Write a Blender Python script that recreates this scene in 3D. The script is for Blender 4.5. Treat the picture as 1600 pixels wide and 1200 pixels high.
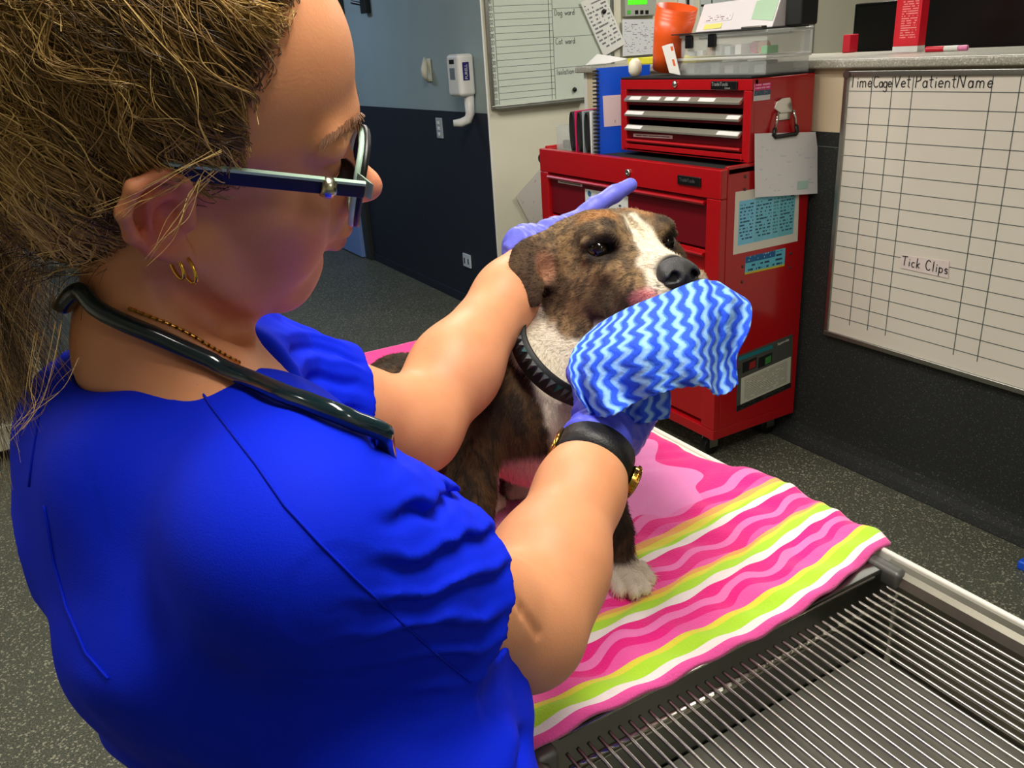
import bpy, bmesh, math, random
import numpy as np
from mathutils import Vector, Matrix
from mathutils.bvhtree import BVHTree

random.seed(4)
scene = bpy.context.scene
for o in list(bpy.data.objects):
    bpy.data.objects.remove(o)

# ------------------------------------------------------------------ camera
# World: X runs across the room towards the reception counter, Y along it, Z up.
F_PX, CX, CY = 1300.0, 800.0, 600.0
CAM_H = 1.5
_va = np.array([0 - CX, -(130 - CY), -F_PX]); _va /= np.linalg.norm(_va)
_up = np.cross(np.array([1, 0.067, 0.0]), _va)
_up = -_up if _up[1] < 0 else _up
_up /= np.linalg.norm(_up)
CAM_R = np.stack([np.cross(_va, _up), _va, _up])      # world <- camera
CAM_C = np.array([0.0, 0.0, CAM_H])


def at(x, y, d):
    """world point on the sight line of photo pixel (x, y) at depth d metres"""
    return CAM_C + CAM_R @ np.array([(x - CX) / F_PX, -(y - CY) / F_PX, -1.0]) * d


def sight(x, y):
    v = CAM_R @ np.array([(x - CX) / F_PX, -(y - CY) / F_PX, -1.0])
    return v / np.linalg.norm(v)


def on_z(x, y, z):
    v = sight(x, y)
    return CAM_C + v * ((z - CAM_H) / v[2])


def to_px(P):
    c = (np.asarray(P, float) - CAM_C) @ CAM_R
    return np.stack([CX + F_PX * c[..., 0] / -c[..., 2], CY - F_PX * c[..., 1] / -c[..., 2]], -1), -c[..., 2]


cam_data = bpy.data.cameras.new('camera')
cam_data.sensor_fit = 'HORIZONTAL'
cam_data.sensor_width = 36.0
cam_data.lens = F_PX / 1600.0 * 36.0
cam_data.clip_start = 0.02
cam = bpy.data.objects.new('camera', cam_data)
scene.collection.objects.link(cam)
_m = Matrix.Identity(4)
for i in range(3):
    for j in range(3):
        _m[i][j] = CAM_R[i, j]
_m.translation = Vector(CAM_C)
cam.matrix_world = _m
scene.camera = cam

# ------------------------------------------------------------------ world, light, exposure
scene.view_settings.view_transform = 'Standard'
scene.view_settings.look = 'None'
scene.view_settings.gamma = 1.0
scene.view_settings.exposure = 0.0
scene.view_settings.use_curve_mapping = False
world = bpy.data.worlds.new('world')
scene.world = world
world.use_nodes = True
world.node_tree.nodes['Background'].inputs['Color'].default_value = (0.75, 0.82, 1.0, 1)
world.node_tree.nodes['Background'].inputs['Strength'].default_value = 0.10

CEIL = 2.6


def ceiling_lamp_light(name, x, y, sx, sy, power, col=(1, 0.96, 0.88)):
    L = bpy.data.lights.new(name, 'AREA')
    L.shape = 'RECTANGLE'
    L.size, L.size_y = sx, sy
    L.energy = power
    L.color = col
    o = bpy.data.objects.new(name, L)
    scene.collection.objects.link(o)
    o.location = (x, y, CEIL - 0.05)
    return o


LAMPS = [  # x, y, size x, size y, watts, colour: ceiling panels of the room and the corridor
    (0.42, 0.35, 0.3, 1.2, 30, (1.0, 0.95, 0.86)),
    (1.15, 2.6, 0.3, 1.2, 28, (1.0, 0.96, 0.88)),
    (-1.3, 1.9, 0.3, 1.2, 22, (1.0, 0.94, 0.82)),
    (3.4, 2.6, 0.3, 1.2, 26, (1.0, 0.97, 0.9)),
    (0.9, -1.9, 0.3, 1.2, 8, (1.0, 0.95, 0.86)),
    (1.0, 6.2, 0.3, 1.2, 18, (0.55, 0.72, 1.0)),
]
for i, (x, y, sx, sy, w, c) in enumerate(LAMPS):
    ceiling_lamp_light('ceiling_panel_light', x, y, sx, sy, w, c)

# ------------------------------------------------------------------ helpers
def unit(v):
    v = np.asarray(v, float)
    return v / (np.linalg.norm(v) + 1e-12)


def srgb(r, g, b):
    f = lambda c: (c / 255 / 12.92) if c / 255 <= 0.04045 else ((c / 255 + 0.055) / 1.055) ** 2.4
    return (f(r), f(g), f(b), 1.0)


def new_mat(name):
    m = bpy.data.materials.new(name)
    m.use_nodes = True
    return m, m.node_tree.nodes, m.node_tree.links, m.node_tree.nodes['Principled BSDF']


def mat(name, col, rough=0.5, metal=0.0, spec=0.5, noise=0.0, scale=40, bump=0.0, bscale=None, coat=0.0, sss=0.0, emit=None):
    """plain procedural material: base colour with a little noise and a fine bump"""
    m, N, L, b = new_mat(name)
    b.inputs['Base Color'].default_value = col
    b.inputs['Roughness'].default_value = rough
    b.inputs['Metallic'].default_value = metal
    b.inputs['Specular IOR Level'].default_value = spec
    b.inputs['Coat Weight'].default_value = coat
    if sss:
        b.inputs['Subsurface Weight'].default_value = sss
        b.inputs['Subsurface Radius'].default_value = (0.012, 0.005, 0.003)
        b.inputs['Subsurface Scale'].default_value = 1.0
    if emit:
        b.inputs['Emission Color'].default_value = emit[0]
        b.inputs['Emission Strength'].default_value = emit[1]
    if noise or bump:
        tc = N.new('ShaderNodeTexCoord')
        n = N.new('ShaderNodeTexNoise')
        n.inputs['Scale'].default_value = scale
        n.inputs['Detail'].default_value = 4
        L.new(tc.outputs['Object'], n.inputs['Vector'])
        if noise:
            mx = N.new('ShaderNodeMix'); mx.data_type = 'RGBA'; mx.blend_type = 'MULTIPLY'
            mx.inputs[0].default_value = 1.0
            r = N.new('ShaderNodeMapRange')
            r.inputs['From Min'].default_value = 0.25; r.inputs['From Max'].default_value = 0.75
            r.inputs['To Min'].default_value = 1 - noise; r.inputs['To Max'].default_value = 1 + noise * 0.5
            L.new(n.outputs['Fac'], r.inputs['Value'])
            mx.inputs[6].default_value = col
            L.new(r.outputs['Result'], mx.inputs[7])
            L.new(mx.outputs[2], b.inputs['Base Color'])
        if bump:
            n2 = n
            if bscale:
                n2 = N.new('ShaderNodeTexNoise'); n2.inputs['Scale'].default_value = bscale
                n2.inputs['Detail'].default_value = 3
                L.new(tc.outputs['Object'], n2.inputs['Vector'])
            bp = N.new('ShaderNodeBump')
            bp.inputs['Strength'].default_value = bump
            bp.inputs['Distance'].default_value = 0.002
            L.new(n2.outputs['Fac'], bp.inputs['Height'])
            L.new(bp.outputs['Normal'], b.inputs['Normal'])
    return m


def print_mat(name, paper, ink, lines=30, length=3.0, density=0.5, rough=0.6, axis_u='X', axis_v='Y'):
    """a sheet printed with rows of tiny illegible text (generated coordinates)"""
    m, N, L, b = new_mat(name)
    b.inputs['Roughness'].default_value = rough
    tc = N.new('ShaderNodeTexCoord')
    sp = N.new('ShaderNodeSeparateXYZ')
    L.new(tc.outputs['UV'], sp.inputs[0])
    mv = N.new('ShaderNodeMath'); mv.operation = 'MULTIPLY'; mv.inputs[1].default_value = lines
    L.new(sp.outputs['Y'], mv.inputs[0])
    fr = N.new('ShaderNodeMath'); fr.operation = 'FRACT'; L.new(mv.outputs[0], fr.inputs[0])
    fl = N.new('ShaderNodeMath'); fl.operation = 'FLOOR'; L.new(mv.outputs[0], fl.inputs[0])
    gt = N.new('ShaderNodeMath'); gt.operation = 'GREATER_THAN'; gt.inputs[1].default_value = 0.55
    L.new(fr.outputs[0], gt.inputs[0])
    cb = N.new('ShaderNodeCombineXYZ')
    mu = N.new('ShaderNodeMath'); mu.operation = 'MULTIPLY'; mu.inputs[1].default_value = length
    L.new(sp.outputs['X'], mu.inputs[0])
    L.new(mu.outputs[0], cb.inputs['X']); L.new(fl.outputs[0], cb.inputs['Y'])
    nz = N.new('ShaderNodeTexNoise'); nz.inputs['Scale'].default_value = 1.7; nz.inputs['Detail'].default_value = 3
    L.new(cb.outputs[0], nz.inputs['Vector'])
    g2 = N.new('ShaderNodeMath'); g2.operation = 'GREATER_THAN'; g2.inputs[1].default_value = 1 - density
    L.new(nz.outputs['Fac'], g2.inputs[0])
    # margins
    def rng(sock, lo, hi):
        a = N.new('ShaderNodeMath'); a.operation = 'GREATER_THAN'; a.inputs[1].default_value = lo; L.new(sock, a.inputs[0])
        c = N.new('ShaderNodeMath'); c.operation = 'LESS_THAN'; c.inputs[1].default_value = hi; L.new(sock, c.inputs[0])
        d = N.new('ShaderNodeMath'); d.operation = 'MULTIPLY'; L.new(a.outputs[0], d.inputs[0]); L.new(c.outputs[0], d.inputs[1])
        return d
    mm = N.new('ShaderNodeMath'); mm.operation = 'MULTIPLY'
    L.new(gt.outputs[0], mm.inputs[0]); L.new(g2.outputs[0], mm.inputs[1])
    m2 = N.new('ShaderNodeMath'); m2.operation = 'MULTIPLY'
    L.new(rng(sp.outputs['X'], 0.07, 0.93).outputs[0], m2.inputs[0]); L.new(rng(sp.outputs['Y'], 0.08, 0.92).outputs[0], m2.inputs[1])
    m3 = N.new('ShaderNodeMath'); m3.operation = 'MULTIPLY'
    L.new(mm.outputs[0], m3.inputs[0]); L.new(m2.outputs[0], m3.inputs[1])
    mx = N.new('ShaderNodeMix'); mx.data_type = 'RGBA'
    L.new(m3.outputs[0], mx.inputs[0]); mx.inputs[6].default_value = paper; mx.inputs[7].default_value = ink
    L.new(mx.outputs[2], b.inputs['Base Color'])
    return m


def attr_mat(name, attr='col', rough=0.5, spec=0.5, bump=0.0, bscale=300, sss=0.0, sheen=0.0, coat=0.0):
    """material whose colour is a colour attribute computed per vertex from the thing's own pattern"""
    m, N, L, b = new_mat(name)
    a = N.new('ShaderNodeAttribute'); a.attribute_name = attr
    L.new(a.outputs['Color'], b.inputs['Base Color'])
    b.inputs['Roughness'].default_value = rough
    b.inputs['Specular IOR Level'].default_value = spec
    b.inputs['Sheen Weight'].default_value = sheen
    b.inputs['Coat Weight'].default_value = coat
    if sss:
        b.inputs['Subsurface Weight'].default_value = sss
        b.inputs['Subsurface Radius'].default_value = (0.010, 0.004, 0.002)
        b.inputs['Subsurface Scale'].default_value = 1.0
    if bump:
        tc = N.new('ShaderNodeTexCoord'); n = N.new('ShaderNodeTexNoise')
        n.inputs['Scale'].default_value = bscale; n.inputs['Detail'].default_value = 3
        L.new(tc.outputs['Object'], n.inputs['Vector'])
        bp = N.new('ShaderNodeBump'); bp.inputs['Strength'].default_value = bump; bp.inputs['Distance'].default_value = 0.002
        L.new(n.outputs['Fac'], bp.inputs['Height']); L.new(bp.outputs['Normal'], b.inputs['Normal'])
    return m


def tag(o, label=None, cat=None, group=None, kind=None):
    if label: o['label'] = label
    if cat: o['category'] = cat
    if group: o['group'] = group
    if kind: o['kind'] = kind
    return o


def empty(name, loc=(0, 0, 0), label=None, cat=None, group=None):
    o = bpy.data.objects.new(name, None)
    scene.collection.objects.link(o)
    o.location = loc
    o.empty_display_size = 0.05
    return tag(o, label, cat, group)


class MB:
    """collects shapes given in world coordinates; build() links them as ONE mesh object"""

    def __init__(self):
        self.v, self.f, self.uv = [], [], {}

    def add(self, verts, faces):
        o = len(self.v)
        self.v += [tuple(map(float, p)) for p in verts]
        self.f += [tuple(i + o for i in q) for q in faces]
        return self

    def box(self, x0, x1, y0, y1, z0, z1, M=None):
        vs = [(x, y, z) for z in (z0, z1) for y in (y0, y1) for x in (x0, x1)]
        if M is not None:
            vs = [tuple(M @ Vector(p)) for p in vs]
        return self.add(vs, [(0, 2, 3, 1), (4, 5, 7, 6), (0, 1, 5, 4), (2, 6, 7, 3), (0, 4, 6, 2), (1, 3, 7, 5)])

    def quad(self, a, b, c, d):
        return self.add([a, b, c, d], [(0, 1, 2, 3)])

    def tube(self, pts, r, n=10, cap=True, closed=False, flat=None):
        pts = [np.asarray(p, float) for p in pts]
        m = len(pts)
        rs = r if hasattr(r, '__len__') else [r] * m
        T = []
        for i in range(m):
            a = pts[(i - 1) % m] if (closed or i > 0) else pts[i]
            c = pts[(i + 1) % m] if (closed or i < m - 1) else pts[i]
            t = c - a
            T.append(t / (np.linalg.norm(t) + 1e-12))
        u = np.cross(T[0], (0, 0, 1.0))
        if np.linalg.norm(u) < 0.1:
            u = np.cross(T[0], (0, 1.0, 0))
        u /= np.linalg.norm(u)
        vs, fs = [], []
        for i in range(m):
            u = u - T[i] * np.dot(u, T[i]); u /= np.linalg.norm(u) + 1e-12
            w = np.cross(T[i], u)
            for k in range(n):
                a = 2 * math.pi * k / n
                vs.append(pts[i] + rs[i] * (math.cos(a) * u + math.sin(a) * w))
        for i in range(m if closed else m - 1):
            j = (i + 1) % m
            for k in range(n):
                l = (k + 1) % n
                fs.append((i * n + k, i * n + l, j * n + l, j * n + k))
        if cap and not closed:
            fs.append(tuple(range(n))[::-1])
            fs.append(tuple((m - 1) * n + k for k in range(n)))
        return self.add(vs, fs)

    def cyl(self, a, b, r, n=16):
        return self.tube([a, b], r, n)

    def lathe(self, prof, origin=(0, 0, 0), axis='Z', n=24, M=None):
        """prof: list of (radius, height)"""
        vs, fs = [], []
        for (r, h) in prof:
            for k in range(n):
                a = 2 * math.pi * k / n
                p = (r * math.cos(a), r * math.sin(a), h)
                if axis == 'X': p = (p[2], p[0], p[1])
                if axis == 'Y': p = (p[0], p[2], p[1])
                if M is not None: p = tuple(M @ Vector(p))
                vs.append((p[0] + origin[0], p[1] + origin[1], p[2] + origin[2]))
        for i in range(len(prof) - 1):
            for k in range(n):
                l = (k + 1) % n
                fs.append((i * n + k, i * n + l, (i + 1) * n + l, (i + 1) * n + k))
        fs.append(tuple(range(n))[::-1]); fs.append(tuple((len(prof) - 1) * n + k for k in range(n)))
        return self.add(vs, fs)

    def build(self, name, material, parent=None, smooth=False, bevel=0.0, seg=2, kind=None, origin=None):
        me = bpy.data.meshes.new(name)
        V = np.array(self.v, float).reshape(-1, 3)
        if origin is None:
            origin = (0, 0, 0)
        me.from_pydata((V - np.array(origin)).tolist(), [], self.f)
        me.validate()
        bm = bmesh.new(); bm.from_mesh(me)
        bmesh.ops.recalc_face_normals(bm, faces=bm.faces)
        bm.to_mesh(me); bm.free()
        if smooth:
            me.polygons.foreach_set('use_smooth', [True] * len(me.polygons))
        o = bpy.data.objects.new(name, me)
        scene.collection.objects.link(o)
        me.materials.append(material)
        o.location = origin
        if parent is not None:
            o.parent = parent
            o.matrix_parent_inverse = Matrix.Translation(-Vector(world_loc(parent)))
        if bevel:
            b = o.modifiers.new('bevel', 'BEVEL'); b.width = bevel; b.segments = seg; b.limit_method = 'ANGLE'
            b.angle_limit = math.radians(40)
            if smooth is False:
                me.polygons.foreach_set('use_smooth', [True] * len(me.polygons))
                w = o.modifiers.new('wn', 'WEIGHTED_NORMAL'); w.keep_sharp = True
        if kind: o['kind'] = kind
        return o


def world_loc(o):
    # every parent sits unrotated and its parent inverse cancels its own parent: location is the world place
    return Vector(o.location)


def sheet(name, a, b, c, d, material, parent=None, th=0.0006, curl=0.0, nu=6, nv=8):
    """thin sheet with corners a (bottom left) b (bottom right) c (top right) d (top left), seen from its front; curl bends it"""
    a, b, c, d = [np.asarray(p, float) for p in (a, b, c, d)]
    n = np.cross(b - a, d - a); n /= np.linalg.norm(n)
    vs, fs = [], []
    for s in (0, 1):
        for j in range(nv + 1):
            for i in range(nu + 1):
                u, v = i / nu, j / nv
                p = (a * (1 - u) + b * u) * (1 - v) + (d * (1 - u) + c * u) * v
                p = p + n * (curl * (math.sin(u * 2.6 + v) * 0.4 + (1 - v) ** 2 * (0.3 + 0.7 * u)) + (-th if s else 0))
                vs.append(p)
    W = nu + 1
    off = W * (nv + 1)
    for j in range(nv):
        for i in range(nu):
            q = (j * W + i, j * W + i + 1, (j + 1) * W + i + 1, (j + 1) * W + i)
            fs.append(q); fs.append(tuple(off + k for k in q[::-1]))
    for i in range(nu):
        fs.append((i + 1, i, off + i, off + i + 1)); k = nv * W; fs.append((k + i, k + i + 1, off + k + i + 1, off + k + i))
    for j in range(nv):
        fs.append((j * W, (j + 1) * W, off + (j + 1) * W, off + j * W)); k = nu
        fs.append(((j + 1) * W + k, j * W + k, off + j * W + k, off + (j + 1) * W + k))
    mb = MB(); mb.add(vs, fs)
    o = mb.build(name, material, parent, smooth=False)
    lay = o.data.uv_layers.new(name='UVMap')
    for l in o.data.loops:
        k = l.vertex_index % off
        lay.data[l.index].uv = ((k % W) / nu, (k // W) / nv)
    return o


# single-stroke hand lettering: polylines in a unit cell (x right, y up, baseline 0, capitals 1)
def _arc(cx, cy, rx, ry, a0, a1, n=10):
    return [(cx + rx * math.cos(math.radians(a0 + (a1 - a0) * i / n)), cy + ry * math.sin(math.radians(a0 + (a1 - a0) * i / n))) for i in range(n + 1)]


GLYPH = {
    'T': (0.6, [[(0, 0.95), (0.62, 1.0)], [(0.33, 0.97), (0.28, 0)]]),
    'C': (0.6, [_arc(0.32, 0.5, 0.3, 0.5, 50, 310, 14)]),
    'V': (0.6, [[(0, 1), (0.27, 0), (0.6, 1.02)]]),
    'P': (0.55, [[(0.05, 0), (0.08, 1)], [(0.08, 1)] + _arc(0.2, 0.74, 0.28, 0.26, 90, -90) + [(0.07, 0.5)]]),
    'N': (0.7, [[(0, 0), (0.08, 1), (0.52, 0.02), (0.64, 1.02)]]),
    'D': (0.6, [[(0.05, 0), (0.05, 1)], [(0.05, 1)] + _arc(0.12, 0.5, 0.42, 0.5, 90, -90) + [(0.05, 0)]]),
    'W': (0.85, [[(0, 1), (0.2, 0), (0.42, 0.8), (0.62, 0), (0.85, 1)]]),
    'I': (0.25, [[(0.1, 0), (0.1, 1)]]),
    'M': (0.8, [[(0, 0), (0.1, 1), (0.4, 0.3), (0.68, 1), (0.76, 0)]]),
    'i': (0.2, [[(0.1, 0), (0.1, 0.5)], [(0.1, 0.7), (0.12, 0.74)]]),
    'm': (0.7, [[(0, 0), (0.03, 0.5)], [(0.03, 0.35)] + _arc(0.17, 0.35, 0.14, 0.15, 170, 0, 6) + [(0.31, 0)], [(0.31, 0.35)] + _arc(0.46, 0.35, 0.15, 0.15, 170, 0, 6) + [(0.62, 0)]]),
    'e': (0.45, [[(0.04, 0.27), (0.4, 0.3)] + _arc(0.22, 0.27, 0.19, 0.24, 5, 320, 12)]),
    'a': (0.45, [_arc(0.2, 0.25, 0.18, 0.25, 40, 400, 14), [(0.38, 0.5), (0.4, 0)]]),
    'g': (0.45, [_arc(0.2, 0.25, 0.18, 0.25, 40, 400, 14), [(0.38, 0.5), (0.38, -0.2)] + _arc(0.2, -0.22, 0.18, 0.16, 0, -160, 8)]),
    't': (0.35, [[(0.15, 0.9), (0.15, 0.1), (0.28, 0)], [(0, 0.6), (0.32, 0.63)]]),
    'n': (0.45, [[(0.02, 0), (0.04, 0.5)], [(0.04, 0.33)] + _arc(0.21, 0.33, 0.17, 0.17, 170, 0, 6) + [(0.38, 0)]]),
    'k': (0.42, [[(0.03, 0), (0.05, 1)], [(0.34, 0.5), (0.05, 0.24), (0.36, 0)]]),
    'l': (0.2, [[(0.08, 0), (0.1, 1)]]),
    'c': (0.42, [_arc(0.22, 0.25, 0.19, 0.25, 50, 310, 10)]),
    'p': (0.45, [[(0.04, 0.5), (0.02, -0.35)], _arc(0.21, 0.25, 0.18, 0.25, 150, -170, 12)]),
    's': (0.38, [[(0.33, 0.46)] + _arc(0.18, 0.37, 0.13, 0.13, 60, 250, 6) + _arc(0.18, 0.12, 0.15, 0.13, 70, -140, 7)]),
    'o': (0.45, [_arc(0.21, 0.25, 0.18, 0.25, 90, 450, 14)]),
    'r': (0.35, [[(0.03, 0), (0.04, 0.5)], [(0.04, 0.3)] + _arc(0.2, 0.3, 0.16, 0.18, 170, 50, 5)]),
    'd': (0.45, [_arc(0.2, 0.25, 0.18, 0.25, 40, 400, 14), [(0.4, 1.0), (0.39, 0)]]),
    'w': (0.6, [[(0, 0.5), (0.14, 0), (0.29, 0.42), (0.43, 0), (0.58, 0.5)]]),
    'u': (0.45, [[(0.03, 0.5)] + _arc(0.2, 0.16, 0.17, 0.16, 180, 360, 7) + [(0.37, 0.5), (0.39, 0)]]),
    'h': (0.45, [[(0.02, 0), (0.04, 1)], [(0.04, 0.33)] + _arc(0.21, 0.33, 0.17, 0.17, 170, 0, 6) + [(0.38, 0)]]),
    'y': (0.45, [[(0.02, 0.5), (0.2, 0.05)], [(0.38, 0.5), (0.1, -0.35)]]),
    ':': (0.2, [[(0.1, 0.1), (0.11, 0.14)], [(0.1, 0.42), (0.11, 0.46)]]),
    '0': (0.5, [_arc(0.22, 0.5, 0.2, 0.5, 90, 450, 14)]), '1': (0.3, [[(0.02, 0.8), (0.15, 1), (0.15, 0)]]),
    '2': (0.5, [_arc(0.22, 0.72, 0.2, 0.27, 160, -40, 8) + [(0.02, 0), (0.45, 0.02)]]),
    '3': (0.5, [_arc(0.2, 0.75, 0.2, 0.25, 150, -90, 8) + _arc(0.2, 0.25, 0.22, 0.25, 90, -150, 8)]),
    '5': (0.5, [[(0.42, 1), (0.06, 1), (0.05, 0.55)] + _arc(0.2, 0.3, 0.22, 0.3, 110, -150, 9)]),
    ' ': (0.4, []),
}


def hand_text(mb, text, org, u, v, height, w=0.0035, gap=0.14, lift=None, jit=0.02):
    """writes strokes as thin ribbons on the plane spanned by unit vectors u (right) and v (up)"""
    org, u, v = np.array(org, float), np.array(u, float), np.array(v, float)
    n = np.cross(u, v) * 0.0006
    x = 0.0
    rnd = random.Random(text)
    for ch in text:
        wd, strokes = GLYPH.get(ch, (0.4, []))
        for st in strokes:
            P = [np.array([(x + px) * height, (py + rnd.uniform(-jit, jit)) * height]) for px, py in st]
            for p, q in zip(P[:-1], P[1:]):
                t = q - p
                ln = np.linalg.norm(t)
                if ln < 1e-6: continue
                t /= ln; s = np.array([-t[1], t[0]]) * w / 2
                p2, q2 = p - t * w * 0.25, q + t * w * 0.25
                pts = [org + u * z[0] + v * z[1] + n for z in (p2 - s, q2 - s, q2 + s, p2 + s)]
                mb.quad(*pts)
        x += wd + gap
    return x * height


def font_text(name, text, org, u, v, height, material, parent=None, extrude=0.0004, align='LEFT', bold=0.0):
    """set lettering as a mesh from the built-in face, laid on the plane (u, v)"""
    cu = bpy.data.curves.new(name, 'FONT')
    cu.body = text; cu.size = height * 1.4; cu.extrude = extrude; cu.offset = bold; cu.align_x = align
    tmp = bpy.data.objects.new(name + '_tmp', cu)
    scene.collection.objects.link(tmp)
    dg = bpy.context.evaluated_depsgraph_get()
    me = bpy.data.meshes.new_from_object(tmp.evaluated_get(dg))
    bpy.data.objects.remove(tmp)
    u, v = Vector(u).normalized(), Vector(v).normalized()
    n = u.cross(v)
    M = Matrix((u, v, n)).transposed().to_4x4(); M.translation = Vector(org)
    me.transform(M)
    me.materials.clear(); me.materials.append(material)
    o = bpy.data.objects.new(name, me)
    scene.collection.objects.link(o)
    if parent is not None:
        o.parent = parent
        o.matrix_parent_inverse = Matrix.Translation(-Vector(world_loc(parent)))
    return o

# ------------------------------------------------------------------ the room
XW, YW = 2.42, 4.21            # reception wall plane, whiteboard wall plane


def speckle_mat(name, base, fleck, dark, scale, amount=0.5, rough=0.45, bump=0.15):
    m, N, L, b = new_mat(name)
    tc = N.new('ShaderNodeTexCoord')
    n1 = N.new('ShaderNodeTexNoise'); n1.inputs['Scale'].default_value = scale; n1.inputs['Detail'].default_value = 2
    n2 = N.new('ShaderNodeTexVoronoi'); n2.inputs['Scale'].default_value = scale * 0.9
    n3 = N.new('ShaderNodeTexNoise'); n3.inputs['Scale'].default_value = 3; n3.inputs['Detail'].default_value = 3
    for n in (n1, n2, n3): L.new(tc.outputs['Object'], n.inputs['Vector'])
    r1 = N.new('ShaderNodeValToRGB')
    r1.color_ramp.elements[0].position = 0.36; r1.color_ramp.elements[0].color = dark
    r1.color_ramp.elements[1].position = 0.62; r1.color_ramp.elements[1].color = base
    e = r1.color_ramp.elements.new(0.74); e.color = fleck
    L.new(n1.outputs['Fac'], r1.inputs['Fac'])
    mx = N.new('ShaderNodeMix'); mx.data_type = 'RGBA'
    sep = N.new('ShaderNodeSeparateColor'); L.new(n2.outputs['Color'], sep.inputs[0])
    th = N.new('ShaderNodeMath'); th.operation = 'GREATER_THAN'; th.inputs[1].default_value = 1 - 0.14 * amount
    L.new(sep.outputs[0], th.inputs[0])
    L.new(th.outputs[0], mx.inputs[0]); L.new(r1.outputs['Color'], mx.inputs[6]); mx.inputs[7].default_value = fleck
    mw = N.new('ShaderNodeMix'); mw.data_type = 'RGBA'; mw.blend_type = 'MULTIPLY'; mw.inputs[0].default_value = 0.35
    L.new(mx.outputs[2], mw.inputs[6]); L.new(n3.outputs['Fac'], mw.inputs[7])
    L.new(mw.outputs[2], b.inputs['Base Color'])
    b.inputs['Roughness'].default_value = rough
    bp = N.new('ShaderNodeBump'); bp.inputs['Strength'].default_value = bump; bp.inputs['Distance'].default_value = 0.001
    L.new(n1.outputs['Fac'], bp.inputs['Height']); L.new(bp.outputs['Normal'], b.inputs['Normal'])
    return m


M_floor = speckle_mat('floor_vinyl', srgb(104, 106, 92), srgb(164, 162, 140), srgb(56, 60, 48), 240, 0.7, 0.5)
M_dado = speckle_mat('granite_vinyl', srgb(38, 41, 40), srgb(76, 79, 77), srgb(25, 27, 27), 300, 0.35, 0.8)
M_bluedado = mat('navy_vinyl', srgb(28, 34, 48), 0.55, noise=0.15, scale=8)
M_cream = mat('cream_paint', srgb(226, 222, 200), 0.6, noise=0.04, scale=4, bump=0.05, bscale=300)
M_tan = mat('beige_paint', srgb(222, 205, 172), 0.6, noise=0.05, scale=5, bump=0.05, bscale=300)
M_bluelit = mat('blue_lit_paint', srgb(158, 174, 174), 0.65, noise=0.05, scale=4, bump=0.05, bscale=300)  # cream wall with the dim bluish corridor light put into its colour
M_white = mat('white_paint', srgb(232, 232, 226), 0.5, noise=0.03, scale=6)
M_ceil = mat('ceiling_tile', srgb(232, 230, 222), 0.8, noise=0.05, scale=60)
M_alu = mat('brushed_aluminium', srgb(168, 168, 162), 0.35, 1.0, noise=0.1, scale=30)
M_steel = mat('stainless_steel', srgb(190, 188, 178), 0.25, 1.0, noise=0.12, scale=25)
M_black = mat('black_plastic', srgb(16, 16, 17), 0.35, noise=0.1)
M_blackmatte = mat('black_matte', srgb(14, 14, 15), 0.8, noise=0.2, scale=80)
M_lamp = mat('lamp_diffuser', (1, 1, 1, 1), 0.5, emit=((1.0, 0.95, 0.86, 1), 6.0))
M_lampblue = mat('corridor_lamp_diffuser', (1, 1, 1, 1), 0.5, emit=((0.5, 0.7, 1.0, 1), 2.0))
M_ink = mat('marker_ink', srgb(38, 38, 40), 0.6)
M_inkgrey = mat('faded_marker_ink', srgb(92, 98, 96), 0.6)


def struct(name, mb, m, bevel=0.0):
    return tag(mb.build(name, m, bevel=bevel), kind='structure')


struct('floor', MB().box(-3, 6, -3, 9, -0.05, 0), M_floor)
struct('ceiling', MB().box(-3, 6, -3, 9, CEIL, CEIL + 0.05), M_ceil)
struct('wall_back', MB().box(-3, -2.95, -3, 9, 0, CEIL), M_cream)
struct('wall_near', MB().box(-3, 6, -3.05, -3, 0, CEIL), M_cream)
struct('wall_far', MB().box(-3, 2.4, 8.2, 8.25, 0, CEIL), M_bluelit)
struct('wall_office', MB().box(5.9, 5.95, -3, YW, 0, CEIL), M_white)

# corridor block: corridor wall (x = 2.27) and whiteboard wall (y = 4.21) meet in an outside corner
wl = struct('wall_left', MB().box(2.27, 2.35, YW + 0.0008, 8.2, 1.18, CEIL), M_bluelit)
tag(MB().box(2.262, 2.35, YW + 0.001, 6.28, 0, 1.18).build('wainscot', M_bluedado, wl))
MB().box(2.255, 2.262, YW, 6.28, 0.0, 0.06).build('coved_skirting', M_bluedado, wl, bevel=0.003)
wc = struct('wall_centre', MB().box(2.2706, 5.9, YW, YW + 0.1, 0, CEIL), M_cream)
MB().box(2.264, 2.274, YW - 0.004, YW + 0.0007, 0, CEIL).build('corner_bead', M_white, wc)

# corridor door with its dark frame, set back in the corridor wall
d = tag(empty('door_1', (2.2, 6.4, 0)), kind='structure')
MB().box(2.23, 2.33, 6.28, 6.40, 0, 2.1).build('door_frame', mat('dark_olive_frame', srgb(44, 48, 44), 0.5), d, bevel=0.004)
MB().box(2.20, 2.24, 6.40, 7.25, 0.01, 2.08).build('door_leaf', mat('blue_lit_door', srgb(122, 152, 214), 0.5), d, bevel=0.003)  # the blue light falling on the leaf is painted into its colour
MB().box(2.21, 2.33, 7.25, 7.35, 0, 2.1).build('door_frame', mat('dark_olive_frame', srgb(44, 48, 44), 0.5), d, bevel=0.004)
MB().tube([(2.20, 7.12, 1.0), (2.15, 7.12, 1.0), (2.15, 7.0, 1.0)], 0.009).build('door_handle', M_alu, d, smooth=True)

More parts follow.
